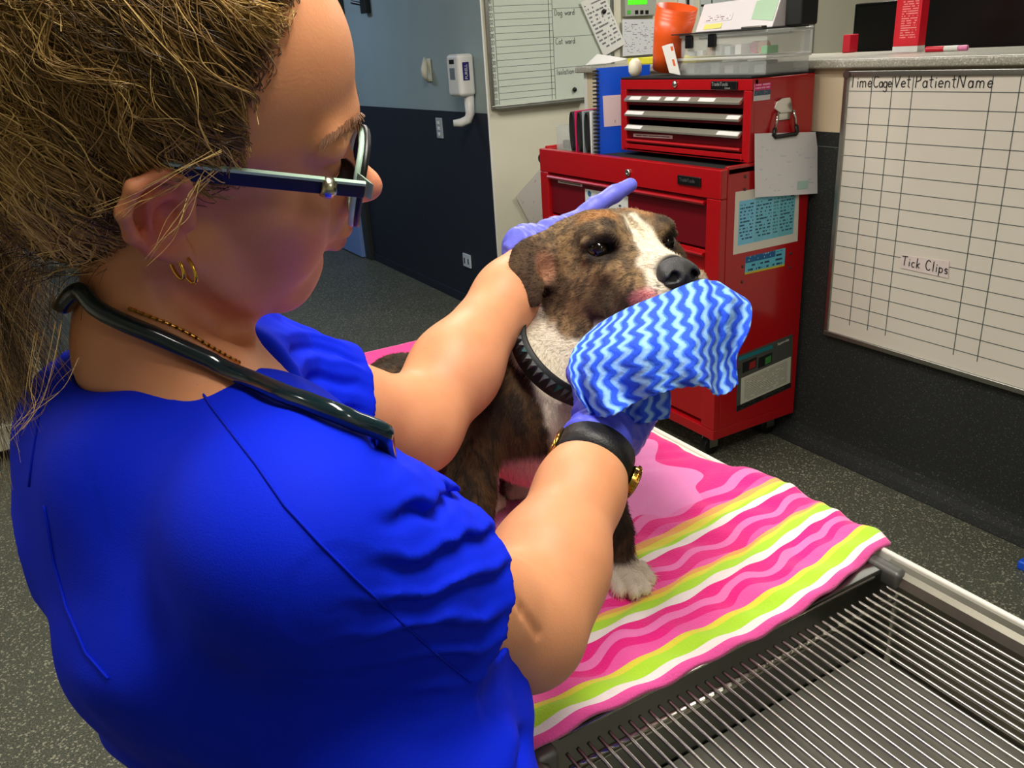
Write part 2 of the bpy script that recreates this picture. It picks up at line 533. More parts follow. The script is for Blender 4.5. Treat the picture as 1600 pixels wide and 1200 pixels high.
# reception wall: beige above, granite look vinyl below, counter slab on top
wr = struct('wall_right', MB().box(XW, XW + 0.12, -3, 3.48, 1.168, 1.372), M_tan)
MB().box(XW - 0.004, XW + 0.12, -3, 3.48, 0, 1.168).build('dado', M_dado, wr)
MB().box(XW - 0.0055, XW - 0.004, 1.97, 3.48, 1.118, 1.1205).build('dado_joint', M_inkgrey, wr)
cv = MB()
prof = [(XW - 0.004, 0.10), (XW - 0.008, 0.06), (XW - 0.02, 0.03), (XW - 0.04, 0.012), (XW - 0.075, 0.0035), (XW - 0.075, 0.001), (XW - 0.004, 0.001)]
n = len(prof)
cv.add([(p[0], y, p[1]) for y in (-3, 3.47) for p in prof], [(i, (i + 1) % n, n + (i + 1) % n, n + i) for i in range(n)])
cv.build('coved_skirting', M_dado, wr)
MB().box(XW - 0.002, XW + 0.122, 3.478, 3.5, 0, 1.372).build('end_trim', M_white, wr)
M_laminate = speckle_mat('grey_laminate', srgb(196, 192, 178), srgb(226, 222, 208), srgb(160, 156, 142), 240, 0.3, 0.35, 0.02)
ct = tag(MB().box(2.385, 3.02, -3, 3.53, 1.373, 1.402).build('counter_top', M_laminate, bevel=0.008, seg=3),
         'long pale grey laminate counter slab on top of the reception wall', 'counter')
tag(empty('trim_1', (4.72, YW, 0)), kind='structure')
t1 = bpy.data.objects['trim_1']
MB().box(4.66, 4.74, YW - 0.03, YW - 0.001, 0, CEIL).build('post', M_white, t1, bevel=0.004)
MB().box(4.745, 4.765, YW - 0.02, YW - 0.001, 0, CEIL).build('side_strip', M_alu, t1, bevel=0.003)  # thin aluminium strip along the right of the post

# ceiling panels
for i, (x, y, sx, sy, w, c) in enumerate(LAMPS):
    names = ['over the examination table', 'over the aisle beside the red tool chest', 'behind the nurse by the cage', 'behind the reception counter',
             'nearest the entrance behind the photographer', 'in the dim blue corridor']
    t = empty('ceiling_lamp', (x, y, CEIL), 'recessed fluorescent ceiling panel ' + names[i], 'ceiling lamp', 'fluorescent ceiling panels')
    f = MB()
    for (a, b_, c_, d_) in ((-sx / 2 - .03, -sx / 2, -sy / 2 - .03, sy / 2 + .03), (sx / 2, sx / 2 + .03, -sy / 2 - .03, sy / 2 + .03), (-sx / 2, sx / 2, -sy / 2 - .03, -sy / 2), (-sx / 2, sx / 2, sy / 2, sy / 2 + .03)):
        f.box(x + a, x + b_, y + c_, y + d_, CEIL - 0.02, CEIL - 0.0005)
    f.build('frame', M_white, t)
    MB().box(x - sx / 2, x + sx / 2, y - sy / 2, y + sy / 2, CEIL - 0.012, CEIL - 0.001).build('diffuser', M_lampblue if i == 5 else M_lamp, t)


# ------------------------------------------------------------------ whiteboards
def board_frame(mb, axis, p, a0, a1, z0, z1, w=0.018, t=0.018):
    """four frame bars; axis 'x': board lies in plane x = p (bars towards -x), 'y': plane y = p"""
    for (u0, u1, q0, q1) in ((a0, a1, z0, z0 + w), (a0, a1, z1 - w, z1), (a0, a0 + w, z0 + w, z1 - w), (a1 - w, a1, z0 + w, z1 - w)):
        if axis == 'x': mb.box(p - t, p, u0, u1, q0, q1)
        else: mb.box(u0, u1, p - t, p, q0, q1)


M_board = mat('whiteboard_enamel', srgb(226, 219, 206), 0.3, noise=0.05, scale=3)
M_board2 = mat('whiteboard_enamel_green', srgb(210, 220, 206), 0.3, noise=0.05, scale=3)

# patient board on the reception wall
wb = empty('whiteboard', (XW, 1.4, 0.455), 'wide ruled whiteboard headed Time Cage Vet Patient Name on the reception wall', 'whiteboard')
Y0, Y1, Z0, Z1 = 0.62, 1.975, 0.455, 1.366
PX = XW - 0.005
MB().box(PX - 0.010, PX, Y0 + .01, Y1 - .01, Z0 + .01, Z1 - .01).build('panel', M_board, wb)
f = MB(); board_frame(f, 'x', PX, Y0, Y1, Z0, Z1); f.build('frame', M_alu, wb, bevel=0.003)
MB().cyl((PX - 0.019, Y1 - .012, Z1 - .012), (PX - 0.022, Y1 - .012, Z1 - .012), 0.013).build('corner_cap', mat('brown_cap', srgb(70, 48, 44), 0.6), wb)
ln = MB()
xs = PX - 0.0107
rows = [1.303 - 0.0513 * i for i in range(16)]
for z in rows: ln.box(xs, xs + 0.001, Y0 + .02, Y1 - .02, z - 0.0012, z + 0.0012)
for y in (1.87, 1.795, 1.723, 1.474, 1.395, 1.1, 0.85): ln.box(xs, xs + 0.001, y - 0.0014, y + 0.0014, Z0 + 0.06, Z1 - 0.02)
ln.build('ruled_lines', M_inkgrey, wb, kind='stuff')
U, V = (0, -1, 0), (0, 0, 1)
for s, y, hh, gp in (('Time', 1.954, .036, .14), ('Cage', 1.864, .033, .04), ('Vet', 1.789, .036, .1), ('Patient', 1.715, .037, .13), ('Name', 1.578, .037, .2)):
    hd = MB(); hand_text(hd, s, (xs, y, 1.315), U, V, hh, 0.003, gap=gp); hd.build('handwriting', M_ink, wb, kind='stuff')
# magnetic strip
ms = empty('magnetic_label', (XW - 0.02, 1.6, 0.76), 'white magnetic strip with the handwritten words Tick Clips on the ruled whiteboard', 'label')
a, b_, c_, d_ = [np.array([PX - 0.0125, y, z]) for y, z in ((1.694, 0.757), (1.5245, 0.755), (1.528, 0.808), (1.697, 0.800))]
M_strip = mat('white_magnet', srgb(228, 214, 210), 0.5, noise=0.05)
sheet('strip', a, b_, c_, d_, M_strip, ms, th=0.0018)
for s, y in (('Tick', 1.689), ('Clips', 1.604)):
    tx = MB(); hand_text(tx, s, (PX - 0.0131, y, 0.768), U, np.array([0, 0, 1.0]), 0.031, 0.003, gap=0.16); tx.build('handwriting', M_ink, ms, kind='stuff')

# ward board on the cream wall
wb2 = empty('whiteboard', (2.7, YW, 1.197), 'tall whiteboard with a ruled list and Dog ward, Cat ward, Isolation boxes', 'whiteboard')
QX0, QX1, QZ0, QZ1 = 2.285, 3.115, 1.197, 2.2
MB().box(QX0 + .01, QX1 - .01, YW - 0.012, YW - 0.001, QZ0 + .01, QZ1 - .01).build('panel', M_board2, wb2)
f = MB(); board_frame(f, 'y', YW - 0.001, QX0, QX1, QZ0, QZ1, 0.02, 0.02); f.build('frame', M_alu, wb2, bevel=0.003)
MB().box(QX0 + .02, QX0 + .6, YW - 0.05, YW - 0.02, QZ0 + .001, QZ0 + .008).build('pen_ledge', M_alu, wb2)
ln = MB(); ys = YW - 0.0127
for i in range(20):
    z = 1.245 + i * 0.0335
    ln.box(QX0 + .055, QX0 + .415, ys, ys + .001, z - .0011, z + .0011)
for x, zz in ((QX0 + .052, 1.22), (QX0 + .395, 1.22), (QX0 + .418, 1.22)): ln.box(x - .0016, x + .0016, ys, ys + .001, zz, QZ1 - .02)
for z in (1.385, 1.545, 1.69, 1.86): ln.box(QX0 + .418, QX1 - .02, ys, ys + .001, z - .0012, z + .0012)
ln.build('ruled_lines', M_inkgrey, wb2, kind='stuff')
for s, z in (('Dog ward:', 1.655), ('Cat ward:', 1.508), ('Isolation:', 1.349)):
    hd = MB(); hand_text(hd, s, (QX0 + .432, ys, z), (1, 0, 0), (0, 0, 1), 0.03, 0.003, gap=0.09); hd.build('handwriting', M_inkgrey, wb2, kind='stuff')
hd = MB()
for i in range(20):
    rnd = random.Random(i)
    hand_text(hd, ''.join(rnd.choice('012335') for _ in range(2)), (QX0 + .024, ys, 1.225 + i * 0.0335), (1, 0, 0), (0, 0, 1), 0.02, 0.0024, gap=0.05)
hd.build('row_numbers', M_inkgrey, wb2, kind='stuff')
tag(MB().lathe([(0.012, 0), (0.014, 0.006), (0.010, 0.014), (0.004, 0.016)], (2.83, YW - 0.014, 1.262), 'Y', 14, Matrix.Rotation(math.pi, 4, 'Z')).build('round_magnet', M_black, smooth=True),
    'small black magnet in the Isolation box of the ward whiteboard', 'magnet')

M_sheetA = print_mat('list_sheet', srgb(232, 232, 226), srgb(120, 120, 122), 14, 4, 0.52)
M_sheetB = print_mat('notice_sheet', srgb(226, 228, 230), srgb(130, 120, 130), 22, 5, 0.45)
def wy(x, y, off=0.022): v = sight(x, y); return CAM_C + v * ((YW - off) / v[1])
s = tag(sheet('pinned_sheet', wy(943, 88), wy(975, 68), wy(944, -12), wy(906, 4), M_sheetA, curl=0.012),
        'tilted white checklist pinned over the right edge of the ward whiteboard', 'paper')
tag(MB().lathe([(0.012, 0), (0.014, 0.006), (0.010, 0.014), (0.004, 0.016)], tuple(wy(943, 18, 0.03)), 'Y', 14, Matrix.Rotation(math.pi, 4, 'Z')).build('round_magnet', M_black, smooth=True),
    'small black magnet holding the tilted white checklist', 'magnet')
al = empty('alarm_keypad', tuple(wy(995, 10, 0)), 'grey alarm keypad with a green lit display on the cream wall', 'keypad')
p0, p1 = wy(971, 27, 0.0), wy(1020, -14, 0.0)
MB().box(p0[0], p1[0], YW - 0.035, YW - 0.001, p0[2], p1[2]).build('case', mat('grey_plastic', srgb(176, 178, 168), 0.5), al, bevel=0.006)
q0, q1 = wy(981, 8, 0.036), wy(1011, -1, 0.036)
MB().box(q0[0], q1[0], YW - 0.037, YW - 0.035, q0[2], q1[2]).build('display', mat('green_lcd', srgb(60, 190, 30), 0.3, emit=(srgb(90, 220, 40), 0.9)), al)
for k in range(4):
    q = wy(983 + 8 * k + (4 if k else 0), 19, 0.036)
    MB().box(q[0] - .012, q[0] + .010, YW - 0.038, YW - 0.035, q[2] - .010, q[2] + .010).build('key', M_black if k else mat('green_key', srgb(80, 200, 60), 0.4), al)
tag(sheet('notice_sheet', wy(973, 88), wy(1026, 84), wy(1024, 30), wy(972, 30), M_sheetB, curl=0.004), 'white printed notice under the alarm keypad', 'paper')
q = wy(1070, 5, 0)
sw = empty('key_hook', tuple(q), 'small white key hook plate with dark keys beside the alarm keypad', 'hook')
MB().box(q[0] - .06, q[0] + .06, YW - 0.012, YW - 0.001, q[2] - .035, q[2] + .08).build('plate', M_white, sw, bevel=0.003)
MB().tube([(q[0], YW - .012, q[2] + .03), (q[0], YW - .03, q[2] + .025), (q[0] + .01, YW - .02, q[2] - .02)], 0.007).build('keys', M_black, sw)
# planner behind the boxes
b0, b1 = wy(1092, 60, 0), wy(1246, -40, 0)
pl = empty('planner_board', tuple(b0), 'pale blue wall planner with thick black lines behind the plastic boxes', 'whiteboard')
MB().box(b0[0], b1[0], YW - .012, YW - .001, b0[2], b1[2]).build('panel', mat('planner_face', srgb(206, 216, 214), 0.4, noise=0.05), pl)
g = MB()
for yy in (6, 28): z = wy(1160, yy, 0)[2]; g.box(b0[0], b1[0], YW - .0135, YW - .012, z - .006, z + .006)
for xx in (1110, 1236): x = wy(xx, 5, 0)[0]; g.box(x - .004, x + .004, YW - .0135, YW - .012, b0[2], b1[2])
g.build('grid_lines', M_ink, pl, kind='stuff')
hd = MB(); hand_text(hd, 'Thu Mon Wed', (wy(1112, 17, 0)[0], YW - .0136, wy(1112, 17, 0)[2]), (1, 0, 0), (0, 0, 1), 0.035, 0.005); hd.build('handwriting', mat('blue_ink', srgb(40, 60, 130), 0.5), pl, kind='stuff')

# small fittings on the corridor wall
def wx(x, y, X): v = sight(x, y); return CAM_C + v * (X / v[0])
p = wx(733, 118, 2.262)
ds = empty('soap_dispenser', (2.262, p[1], p[2] - .1), 'white wall hand sanitiser dispenser with blue label and drip arm', 'dispenser')
yc, zc = p[1], p[2]
MB().box(2.16, 2.262, yc - .075, yc + .075, zc - .105, zc + .115).build('body', mat('white_plastic', srgb(232, 232, 228), 0.35), ds, bevel=0.022, seg=4)
MB().box(2.1585, 2.162, yc - .030, yc + .030, zc - .015, zc + .045).build('sight_window', mat('grey_window', srgb(120, 130, 140), 0.3), ds)
YF = yc - .075
MB().box(2.186, 2.226, YF - .0015, YF + .001, zc - .022, zc + .072).build('brand_label', mat('navy_label', srgb(36, 30, 110), 0.4), ds, bevel=0.001)
font_text('label_lettering', 'PURELL', (2.214, YF - .002, zc - .016), (0, 0, 1), (-1, 0, 0), 0.0165, M_white, ds)
MB().tube([(2.235, yc - .03, zc - .10), (2.235, yc - .03, zc - .2), (2.225, yc - .02, zc - .23), (2.19, yc, zc - .245), (2.15, yc + .02, zc - .245)], [0.03, 0.026, 0.026, 0.024, 0.018], 12).build('drip_arm', mat('white_plastic', srgb(232, 232, 228), 0.35), ds, smooth=True)
MB().box(2.1580, 2.162, yc - .028, yc + .028, zc + .066, zc + .088).build('lock_button', M_black, ds)

p = wx(672, 108, 2.265)
fl = empty('paper_holder', tuple(p), 'small cream folded cup holder stuck on the corridor wall', 'holder')
MB().tube([p + np.array([-.005, .05, .06]), p + np.array([-.04, .0, .0]), p + np.array([-.045, -.01, -.03]), p + np.array([-.008, .03, -.07])], [0.012, 0.02, 0.018, 0.006], 10).build('scoop', M_cream, fl, smooth=True)
MB().box(p[0] - .006, p[0] + .0, p[1] - .02, p[1] + .06, p[2] - .07, p[2] + .06).build('back_plate', M_cream, fl, bevel=0.004)
p = wx(688, 200, 2.262)
sw = empty('light_switch', tuple(p), 'pale multi gang light switch at the top of the navy wainscot', 'switch')
MB().box(2.252, 2.262, p[1] - .04, p[1] + .04, p[2] - .06, p[2] + .06).build('plate', mat('switch_plate', srgb(176, 186, 194), 0.4), sw, bevel=0.003)
for k in range(3): MB().box(2.247, 2.253, p[1] - .012, p[1] + .012, p[2] - .045 + .033 * k, p[2] - .025 + .033 * k).build('rocker', M_white, sw, bevel=0.002)
p = wx(731, 407, 2.262)
sw = empty('power_outlet', tuple(p), 'pale square power outlet low on the navy wainscot', 'outlet')
MB().box(2.252, 2.262, p[1] - .05, p[1] + .05, p[2] - .042, p[2] + .042).build('plate', mat('switch_plate', srgb(200, 212, 222), 0.4), sw, bevel=0.003)
for k in (-1, 1): MB().box(2.249, 2.2525, p[1] + k * .025 - .004, p[1] + k * .025 + .004, p[2] - .02, p[2] + .015).build('socket_slot', M_black, sw)
p = wx(572, 6, 2.265)
dc = empty('door_closer', tuple(p), 'dark metal door holder bracket high on the corridor wall', 'bracket')
MB().box(2.225, 2.268, p[1] - .07, p[1] + .02, p[2] - .06, p[2] + .04).build('block', M_black, dc, bevel=0.006)
MB().tube([(2.24, p[1] + .02, p[2] + .0), (2.2, p[1] + .10, p[2] + .02)], 0.012).build('arm', M_black, dc)

# ------------------------------------------------------------------ red tool chest and tool box
M_red = mat('red_enamel', srgb(178, 14, 22), 0.28, noise=0.06, scale=5, coat=0.3)
M_red2 = mat('dark_red_enamel', srgb(112, 10, 26), 0.32, noise=0.06, scale=5)
M_mat = mat('ribbed_black_mat', srgb(22, 22, 24), 0.85, noise=0.3, scale=150)
M_chrome = mat('chrome', srgb(205, 205, 200), 0.12, 1.0)
M_handle = mat('drawer_pull_aluminium', srgb(196, 192, 176), 0.3, 0.75)
M_paperw = mat('paper_white', srgb(232, 230, 228), 0.6, noise=0.03)
M_label = print_mat('strip_label', srgb(226, 216, 214), srgb(90, 80, 84), 1.6, 16, 0.6)

FX, YA, YB, ZB, ZT, BX = 1.977, 2.086, 3.222, 0.10, 1.088, 2.398
tc = empty('tool_chest', (2.18, 2.65, 0), 'wide red steel roller tool chest with drawers standing against the reception wall', 'tool chest')
body = MB()
body.box(FX, BX, YA, YB, ZB, 0.14)                       # bottom
body.box(FX + .0305, BX, YA, YA + .03, .14, ZT).box(FX + .0305, BX, YB - .03, YB, .14, ZT)
body.box(BX - .02, BX, YA + .03, YB - .03, .14, ZT)
body.box(FX + .03, BX - .02, YA + .03, YB - .03, 1.05, 1.066)
o_body = body.build('body', M_red, tc, bevel=0.003)
MB().box(FX, FX + .03, YA, YA + .068, .1405, .9895).build('front_stile', M_red, tc, bevel=0.003)
MB().box(FX, FX + .03, YB - .062, YB, .1405, .9895).build('front_stile', M_red, tc, bevel=0.003)
top = MB().box(FX, FX + .03, YA, YB, .99, ZT)
top.box(FX + .03, BX, YA, YA + .016, 1.066, ZT + .008).box(FX + .03, BX, YB - .016, YB, 1.066, ZT + .008)
lid = top.build('front_rail', M_red, tc, bevel=0.004)
MB().box(FX + .03, BX - .02, YA + .016, YB - .016, 1.067, 1.0782).build('rubber_mat', M_mat, tc)
lk = MB().lathe([(0.014, 0), (0.014, .006), (0.010, .009), (0.004, .009), (0.004, 0.006)], (FX, 2.583, 1.038), 'X', 18, Matrix.Rotation(math.pi, 4, 'Z')).build('lock', M_chrome, lid, smooth=True)
MB().box(FX - .006, FX, 2.18, 2.298, 1.024, 1.056).build('badge', M_black, lid, bevel=0.004)
font_text('badge_lettering', 'TradeTools', (FX - .0064, 2.286, 1.036), (0, -1, 0), (0, 0, 1), 0.012, mat('dim_lettering', srgb(80, 80, 80), 0.4), lid)
# drawers
zs = [(.814, .985), (.635, .806), (.455, .627), (.155, .447)]
for i, (z0, z1) in enumerate(zs):
    MB().box(FX + .014, FX + .3, YA + .07, YB - .064, z0, z1).build('drawer', M_red2 if i == 0 else M_red, tc, bevel=0.003)
    dr = [c for c in tc.children if c.name.startswith('drawer')][-1]
    p = MB()
    zt = z1 - 0.006
    prof = [(FX + .014, zt), (FX - .006, zt), (FX - .01, zt - .006), (FX - .006, zt - .013), (FX + .002, zt - .013), (FX + .002, zt - .008), (FX + .014, zt - .008)]
    n = len(prof)
    p.add([(a, y, z) for y in (YA + .074, YB - .068) for a, z in prof], [(k, (k + 1) % n, n + (k + 1) % n, n + k) for k in range(n)] + [tuple(range(n)), tuple(range(n, 2 * n))[::-1]])
    p.build('drawer_pull', M_red, dr)
    if i == 0:
        sheet('strip_label', (FX + .0132, 3.098, .950), (FX + .0132, 2.914, .950), (FX + .0132, 2.914, .963), (FX + .0132, 3.098, .963), M_label, dr)
for (x, y) in ((FX + .06, YA + .08), (FX + .06, YB - .08), (BX - .06, YA + .08), (BX - .06, YB - .08)):
    w = MB().cyl((x, y - .015, .04), (x, y + .015, .04), .0385, 20).build('castor', M_black, tc, bevel=0.003)
    MB().box(x - .02, x + .02, y - .022, y - .017, .035, .099).box(x - .02, x + .02, y + .017, y + .022, .035, .099).box(x - .03, x + .03, y - .022, y + .022, .0935, .0995).build('castor_fork', M_steel, w)
hn = MB().tube([(FX + .08, YB, 1.035), (FX + .08, YB + .06, 1.035), (BX - .06, YB + .06, 1.035), (BX - .06, YB, 1.035)], .012).build('side_handle', M_chrome, tc, smooth=True)
MB().tube([(FX + .04, YB + .06, 1.035), (BX - .02, YB + .06, 1.035)], .021, 14).build('handle_grip', M_black, hn, bevel=0.005)
for (x, z) in ((2.085, 1.055), (2.085, 1.012), (2.09, .745), (2.09, .690), (2.325, .752), (2.325, .700), (2.09, .36)):
    MB().lathe([(0.0055, 0), (0.0055, .002), (0.003, .0035)], (x, YA, z), 'Y', 12, Matrix.Rotation(math.pi, 4, 'Z')).build('rivet', mat('rivet_metal', srgb(90, 82, 78), 0.4, 0.8), o_body)

# the smaller box on top
TX, TA, TB, TZ0, TZ1, TBX = 2.10, 2.088, 2.79, 1.0965, 1.362, 2.392
tb = empty('tool_box', (2.24, 2.44, TZ0), 'smaller red tool box with three silver drawer pulls standing on the tool chest', 'tool box')
tbody = MB().box(TX + .012, TBX, TA, TA + .02, TZ0, TZ1).box(TX + .012, TBX, TB - .02, TB, TZ0, TZ1).box(TBX - .02, TBX, TA + .02, TB - .02, TZ0, TZ1).box(TX, TBX - .02, TA + .02, TB - .02, TZ0, 1.11).build('body', M_red, tb, bevel=0.004)
MB().box(TX, TX + .02, TA, TA + .036, TZ0, 1.326).box(TX, TX + .02, TB - .036, TB, TZ0, 1.326).box(TX, TX + .02, TA + .036, TB - .036, TZ0, 1.124).build('front_frame', M_red, tb, bevel=0.003)
tl = MB().box(TX, TX + .03, TA, TB, 1.326, TZ1).build('front_rail', M_red, tb, bevel=0.003)
MB().box(TX - .001, TBX, TA + .003, TB - .003, TZ1 + .0005, TZ1 + .008).build('lid', M_blackmatte, tb, bevel=0.003)
MB().lathe([(0.012, 0), (0.012, .006), (0.008, .009), (0.004, .012)], (TX, 2.463, 1.347), 'X', 18, Matrix.Rotation(math.pi, 4, 'Z')).build('lock', M_chrome, tl, smooth=True)
MB().box(TX - .006, TX, 2.15, 2.275, 1.328, 1.356).build('badge', M_black, tl, bevel=0.004)
font_text('badge_lettering', 'TradeTools', (TX - .0066, 2.270, 1.341), (0, -1, 0), (0, 0, 1), 0.012, mat('grey_lettering', srgb(150, 150, 148), 0.4), tl)
font_text('badge_lettering', 'Direct', (TX - .0066, 2.205, 1.331), (0, -1, 0), (0, 0, 1), 0.007, mat('grey_lettering', srgb(150, 150, 148), 0.4), tl)
for i, zt in enumerate((1.303, 1.249, 1.196)):
    z0 = zt - .055
    dr = MB().box(TX + .012, TX + .25, TA + .037, TB - .037, max(z0 + .002, 1.126), zt + .02).build('drawer', M_red2, tb)
    p = MB()
    prof = [(TX + .012, zt), (TX + .002, zt), (TX - .014, zt - .014), (TX - .014, zt - .020), (TX - .006, zt - .020), (TX + .004, zt - .008), (TX + .012, zt - .008)]
    n = len(prof)
    p.add([(a, y, z) for y in (TA + .04, TB - .04) for a, z in prof], [(k, (k + 1) % n, n + (k + 1) % n, n + k) for k in range(n)] + [tuple(range(n)), tuple(range(n, 2 * n))[::-1]])
    p.build('drawer_pull', M_handle, dr)
    ups = np.array([.016, 0, .014]) * 0.78
    for (ya, yb) in (((2.72, 2.655), (2.61, 2.54), (2.51, 2.46), (2.44, 2.38), (2.33, 2.25)) if i == 0 else ((2.745, 2.64), (2.19, 2.132)) if i == 1 else ((2.745, 2.65), (2.235, 2.132))):
        a = np.array([TX - .0135, ya, zt - .0125]) ; b_ = np.array([TX - .0135, yb, zt - .0125])
        sheet('pull_label', a, b_, b_ + ups, a + ups, M_paperw, dr, nu=1, nv=1)
p = MB()
zt = 1.142; prof = [(TX + .012, zt), (TX - .004, zt), (TX - .008, zt - .006), (TX - .004, zt - .012), (TX + .012, zt - .012)]
n = len(prof); p.add([(a, y, z) for y in (TA + .04, TB - .04) for a, z in prof], [(k, (k + 1) % n, n + (k + 1) % n, n + k) for k in range(n)] + [tuple(range(n)), tuple(range(n, 2 * n))[::-1]])
p.build('lower_lip', M_red, tb)
sheet('strip_label', (TX + .0115, 2.725, 1.149), (TX + .0115, 2.49, 1.153), (TX + .0115, 2.49, 1.165), (TX + .0115, 2.725, 1.161), M_label, tb)
# drop handle on its side
hd = empty('side_handle_mount', (2.24, TA, 1.23))
hd.parent = tb; hd.matrix_parent_inverse = Matrix.Translation(-Vector(tb.location)); hd.name = 'side_handle'
pl = MB().add([(2.205, TA - .002, 1.262), (2.212, TA - .006, 1.284), (2.228, TA - .014, 1.293), (2.262, TA - .014, 1.293), (2.280, TA - .006, 1.280), (2.287, TA - .002, 1.262), (2.275, TA - .016, 1.246), (2.222, TA - .016, 1.246),
     (2.205, TA, 1.262), (2.212, TA, 1.284), (2.228, TA, 1.293), (2.262, TA, 1.293), (2.280, TA, 1.280), (2.287, TA, 1.262), (2.275, TA, 1.246), (2.222, TA, 1.246)],
    [tuple(range(8)), tuple(range(8, 16))[::-1]] + [(i, i + 8, (i + 1) % 8 + 8, (i + 1) % 8) for i in range(8)])
pl.build('hinge_cover', M_chrome, hd, bevel=0.002)
MB().box(2.222, 2.276, TA - .008, TA - .001, 1.221, 1.246).build('hinge_plate', M_chrome, hd, bevel=0.003)
for q in ([(2.214, TA - .012, 1.252), (2.206, TA - .014, 1.225), (2.199, TA - .015, 1.197)], [(2.284, TA - .012, 1.252), (2.292, TA - .014, 1.225), (2.298, TA - .015, 1.197)]):
    MB().tube(q, .0045, 8).build('bail_arm', M_chrome, hd, smooth=True)
MB().tube([(2.199, TA - .015, 1.199), (2.194, TA - .016, 1.178), (2.20, TA - .017, 1.172), (2.296, TA - .017, 1.172), (2.305, TA - .016, 1.178), (2.299, TA - .015, 1.199)], .0075, 10).build('grip', M_black, hd, smooth=True)

# stickers and sheets on the side of both boxes
def side(x, z, off=0.001): return (x, YA - off, z)
s1 = tag(sheet('sticker', side(2.108, 1.293), side(2.181, 1.293), side(2.183, 1.346), side(2.108, 1.346), mat('white_sticker', srgb(214, 214, 216), 0.4), th=.0008),
         'small pink and grey printed sticker at the top of the tool box side', 'sticker')
sheet('pink_band', side(2.108, 1.325, .0014), side(2.182, 1.325, .0014), side(2.183, 1.346, .0014), side(2.108, 1.346, .0014), print_mat('pink_print', srgb(226, 40, 120), srgb(244, 190, 214), 2.2, 9, 0.55), s1, th=.0003)
sheet('slate_band', side(2.108, 1.309, .0014), side(2.182, 1.309, .0014), side(2.182, 1.325, .0014), side(2.108, 1.325, .0014), print_mat('slate_print', srgb(66, 88, 104), srgb(160, 180, 190), 3, 8, 0.4), s1, th=.0003)
bs = tag(sheet('laminated_chart', side(2.043, .795), side(2.356, .792), side(2.346, 1.004), side(2.043, 1.009), mat('laminated_white', srgb(226, 220, 206), 0.25), curl=0.0, th=.0008),
         'laminated pale blue chart sheet stuck on the side of the tool chest', 'chart')
for k, (xa, xb, c) in enumerate(((2.062, 2.135, (128, 206, 238)), (2.136, 2.222, (122, 200, 224)), (2.223, 2.252, (116, 196, 214)), (2.253, 2.330, (112, 190, 206)))):
    sheet('chart_column', side(xa, .823, .0014), side(xb, .823, .0014), side(xb, .975, .0014), side(xa, .975, .0014), print_mat('chart_print', srgb(*c), srgb(40, 80, 110), 13, 4, 0.52), bs, th=.0003)
bs2 = tag(sheet('sticker', side(2.102, .716), side(2.296, .712), side(2.296, .777), side(2.102, .777), print_mat('cyan_print', srgb(96, 190, 214), srgb(30, 60, 90), 4, 6, 0.5), th=.0008),
          'blue and yellow contact sticker below the laminated chart', 'sticker')
sheet('blue_band', side(2.102, .754, .0014), side(2.246, .754, .0014), side(2.246, .777, .0014), side(2.102, .777, .0014), print_mat('deep_blue_print', srgb(20, 96, 150), srgb(190, 215, 230), 2, 8, 0.4), bs2, th=.0003)
sheet('yellow_band', side(2.102, .714, .0014), side(2.296, .711, .0014), side(2.296, .718, .0014), side(2.102, .721, .0014), mat('yellow_print', srgb(206, 190, 40), 0.5), bs2, th=.0003)
ds = tag(sheet('warranty_sticker', side(2.088, .188, .0012), side(2.374, .215, .0012), side(2.364, .436, .0012), side(2.086, .414, .0012), mat('grey_sticker', srgb(78, 80, 76), 0.4), th=.0004),
         'large grey sticker with two small pictures and white text panel low on the tool chest', 'sticker')
sheet('text_panel', side(2.108, .212, .0014), side(2.366, .237, .0014), side(2.362, .346, .0014), side(2.106, .320, .0014), print_mat('panel_print', srgb(206, 206, 188), srgb(150, 150, 140), 16, 6, 0.6), ds, th=.0003)
sheet('black_band', side(2.089, .189, .0014), side(2.373, .216, .0014), side(2.370, .237, .0014), side(2.089, .212, .0014), print_mat('black_print', srgb(16, 18, 16), srgb(70, 74, 66), 3, 10, 0.45), ds, th=.0003)
sheet('teal_band', side(2.09, .392, .0014), side(2.26, .403, .0014), side(2.26, .417, .0014), side(2.09, .406, .0014), mat('teal_print', srgb(20, 120, 130), 0.5), ds, th=.0003)
for (xa, c1, c2) in ((2.11, (150, 40, 34), (30, 28, 30)), (2.19, (60, 130, 60), (26, 30, 28))):
    sheet('picture', side(xa, .338, .0014), side(xa + .07, .346, .0014), side(xa + .07, .388, .0014), side(xa, .380, .0014), mat('picture_dark', srgb(*c2), 0.5), ds, th=.0003)
    sheet('picture_detail', side(xa + .035, .345, .0018), side(xa + .065, .349, .0018), side(xa + .065, .376, .0018), side(xa + .035, .372, .0018), mat('picture_colour', srgb(*c1), 0.5), ds, th=.0003)
font_text('sticker_lettering', 'Superwide', (2.285, YA - .0016, .408), (1, 0, .1), (0, 0, 1), 0.010, mat('sticker_lettering', srgb(200, 200, 190), 0.4), ds)

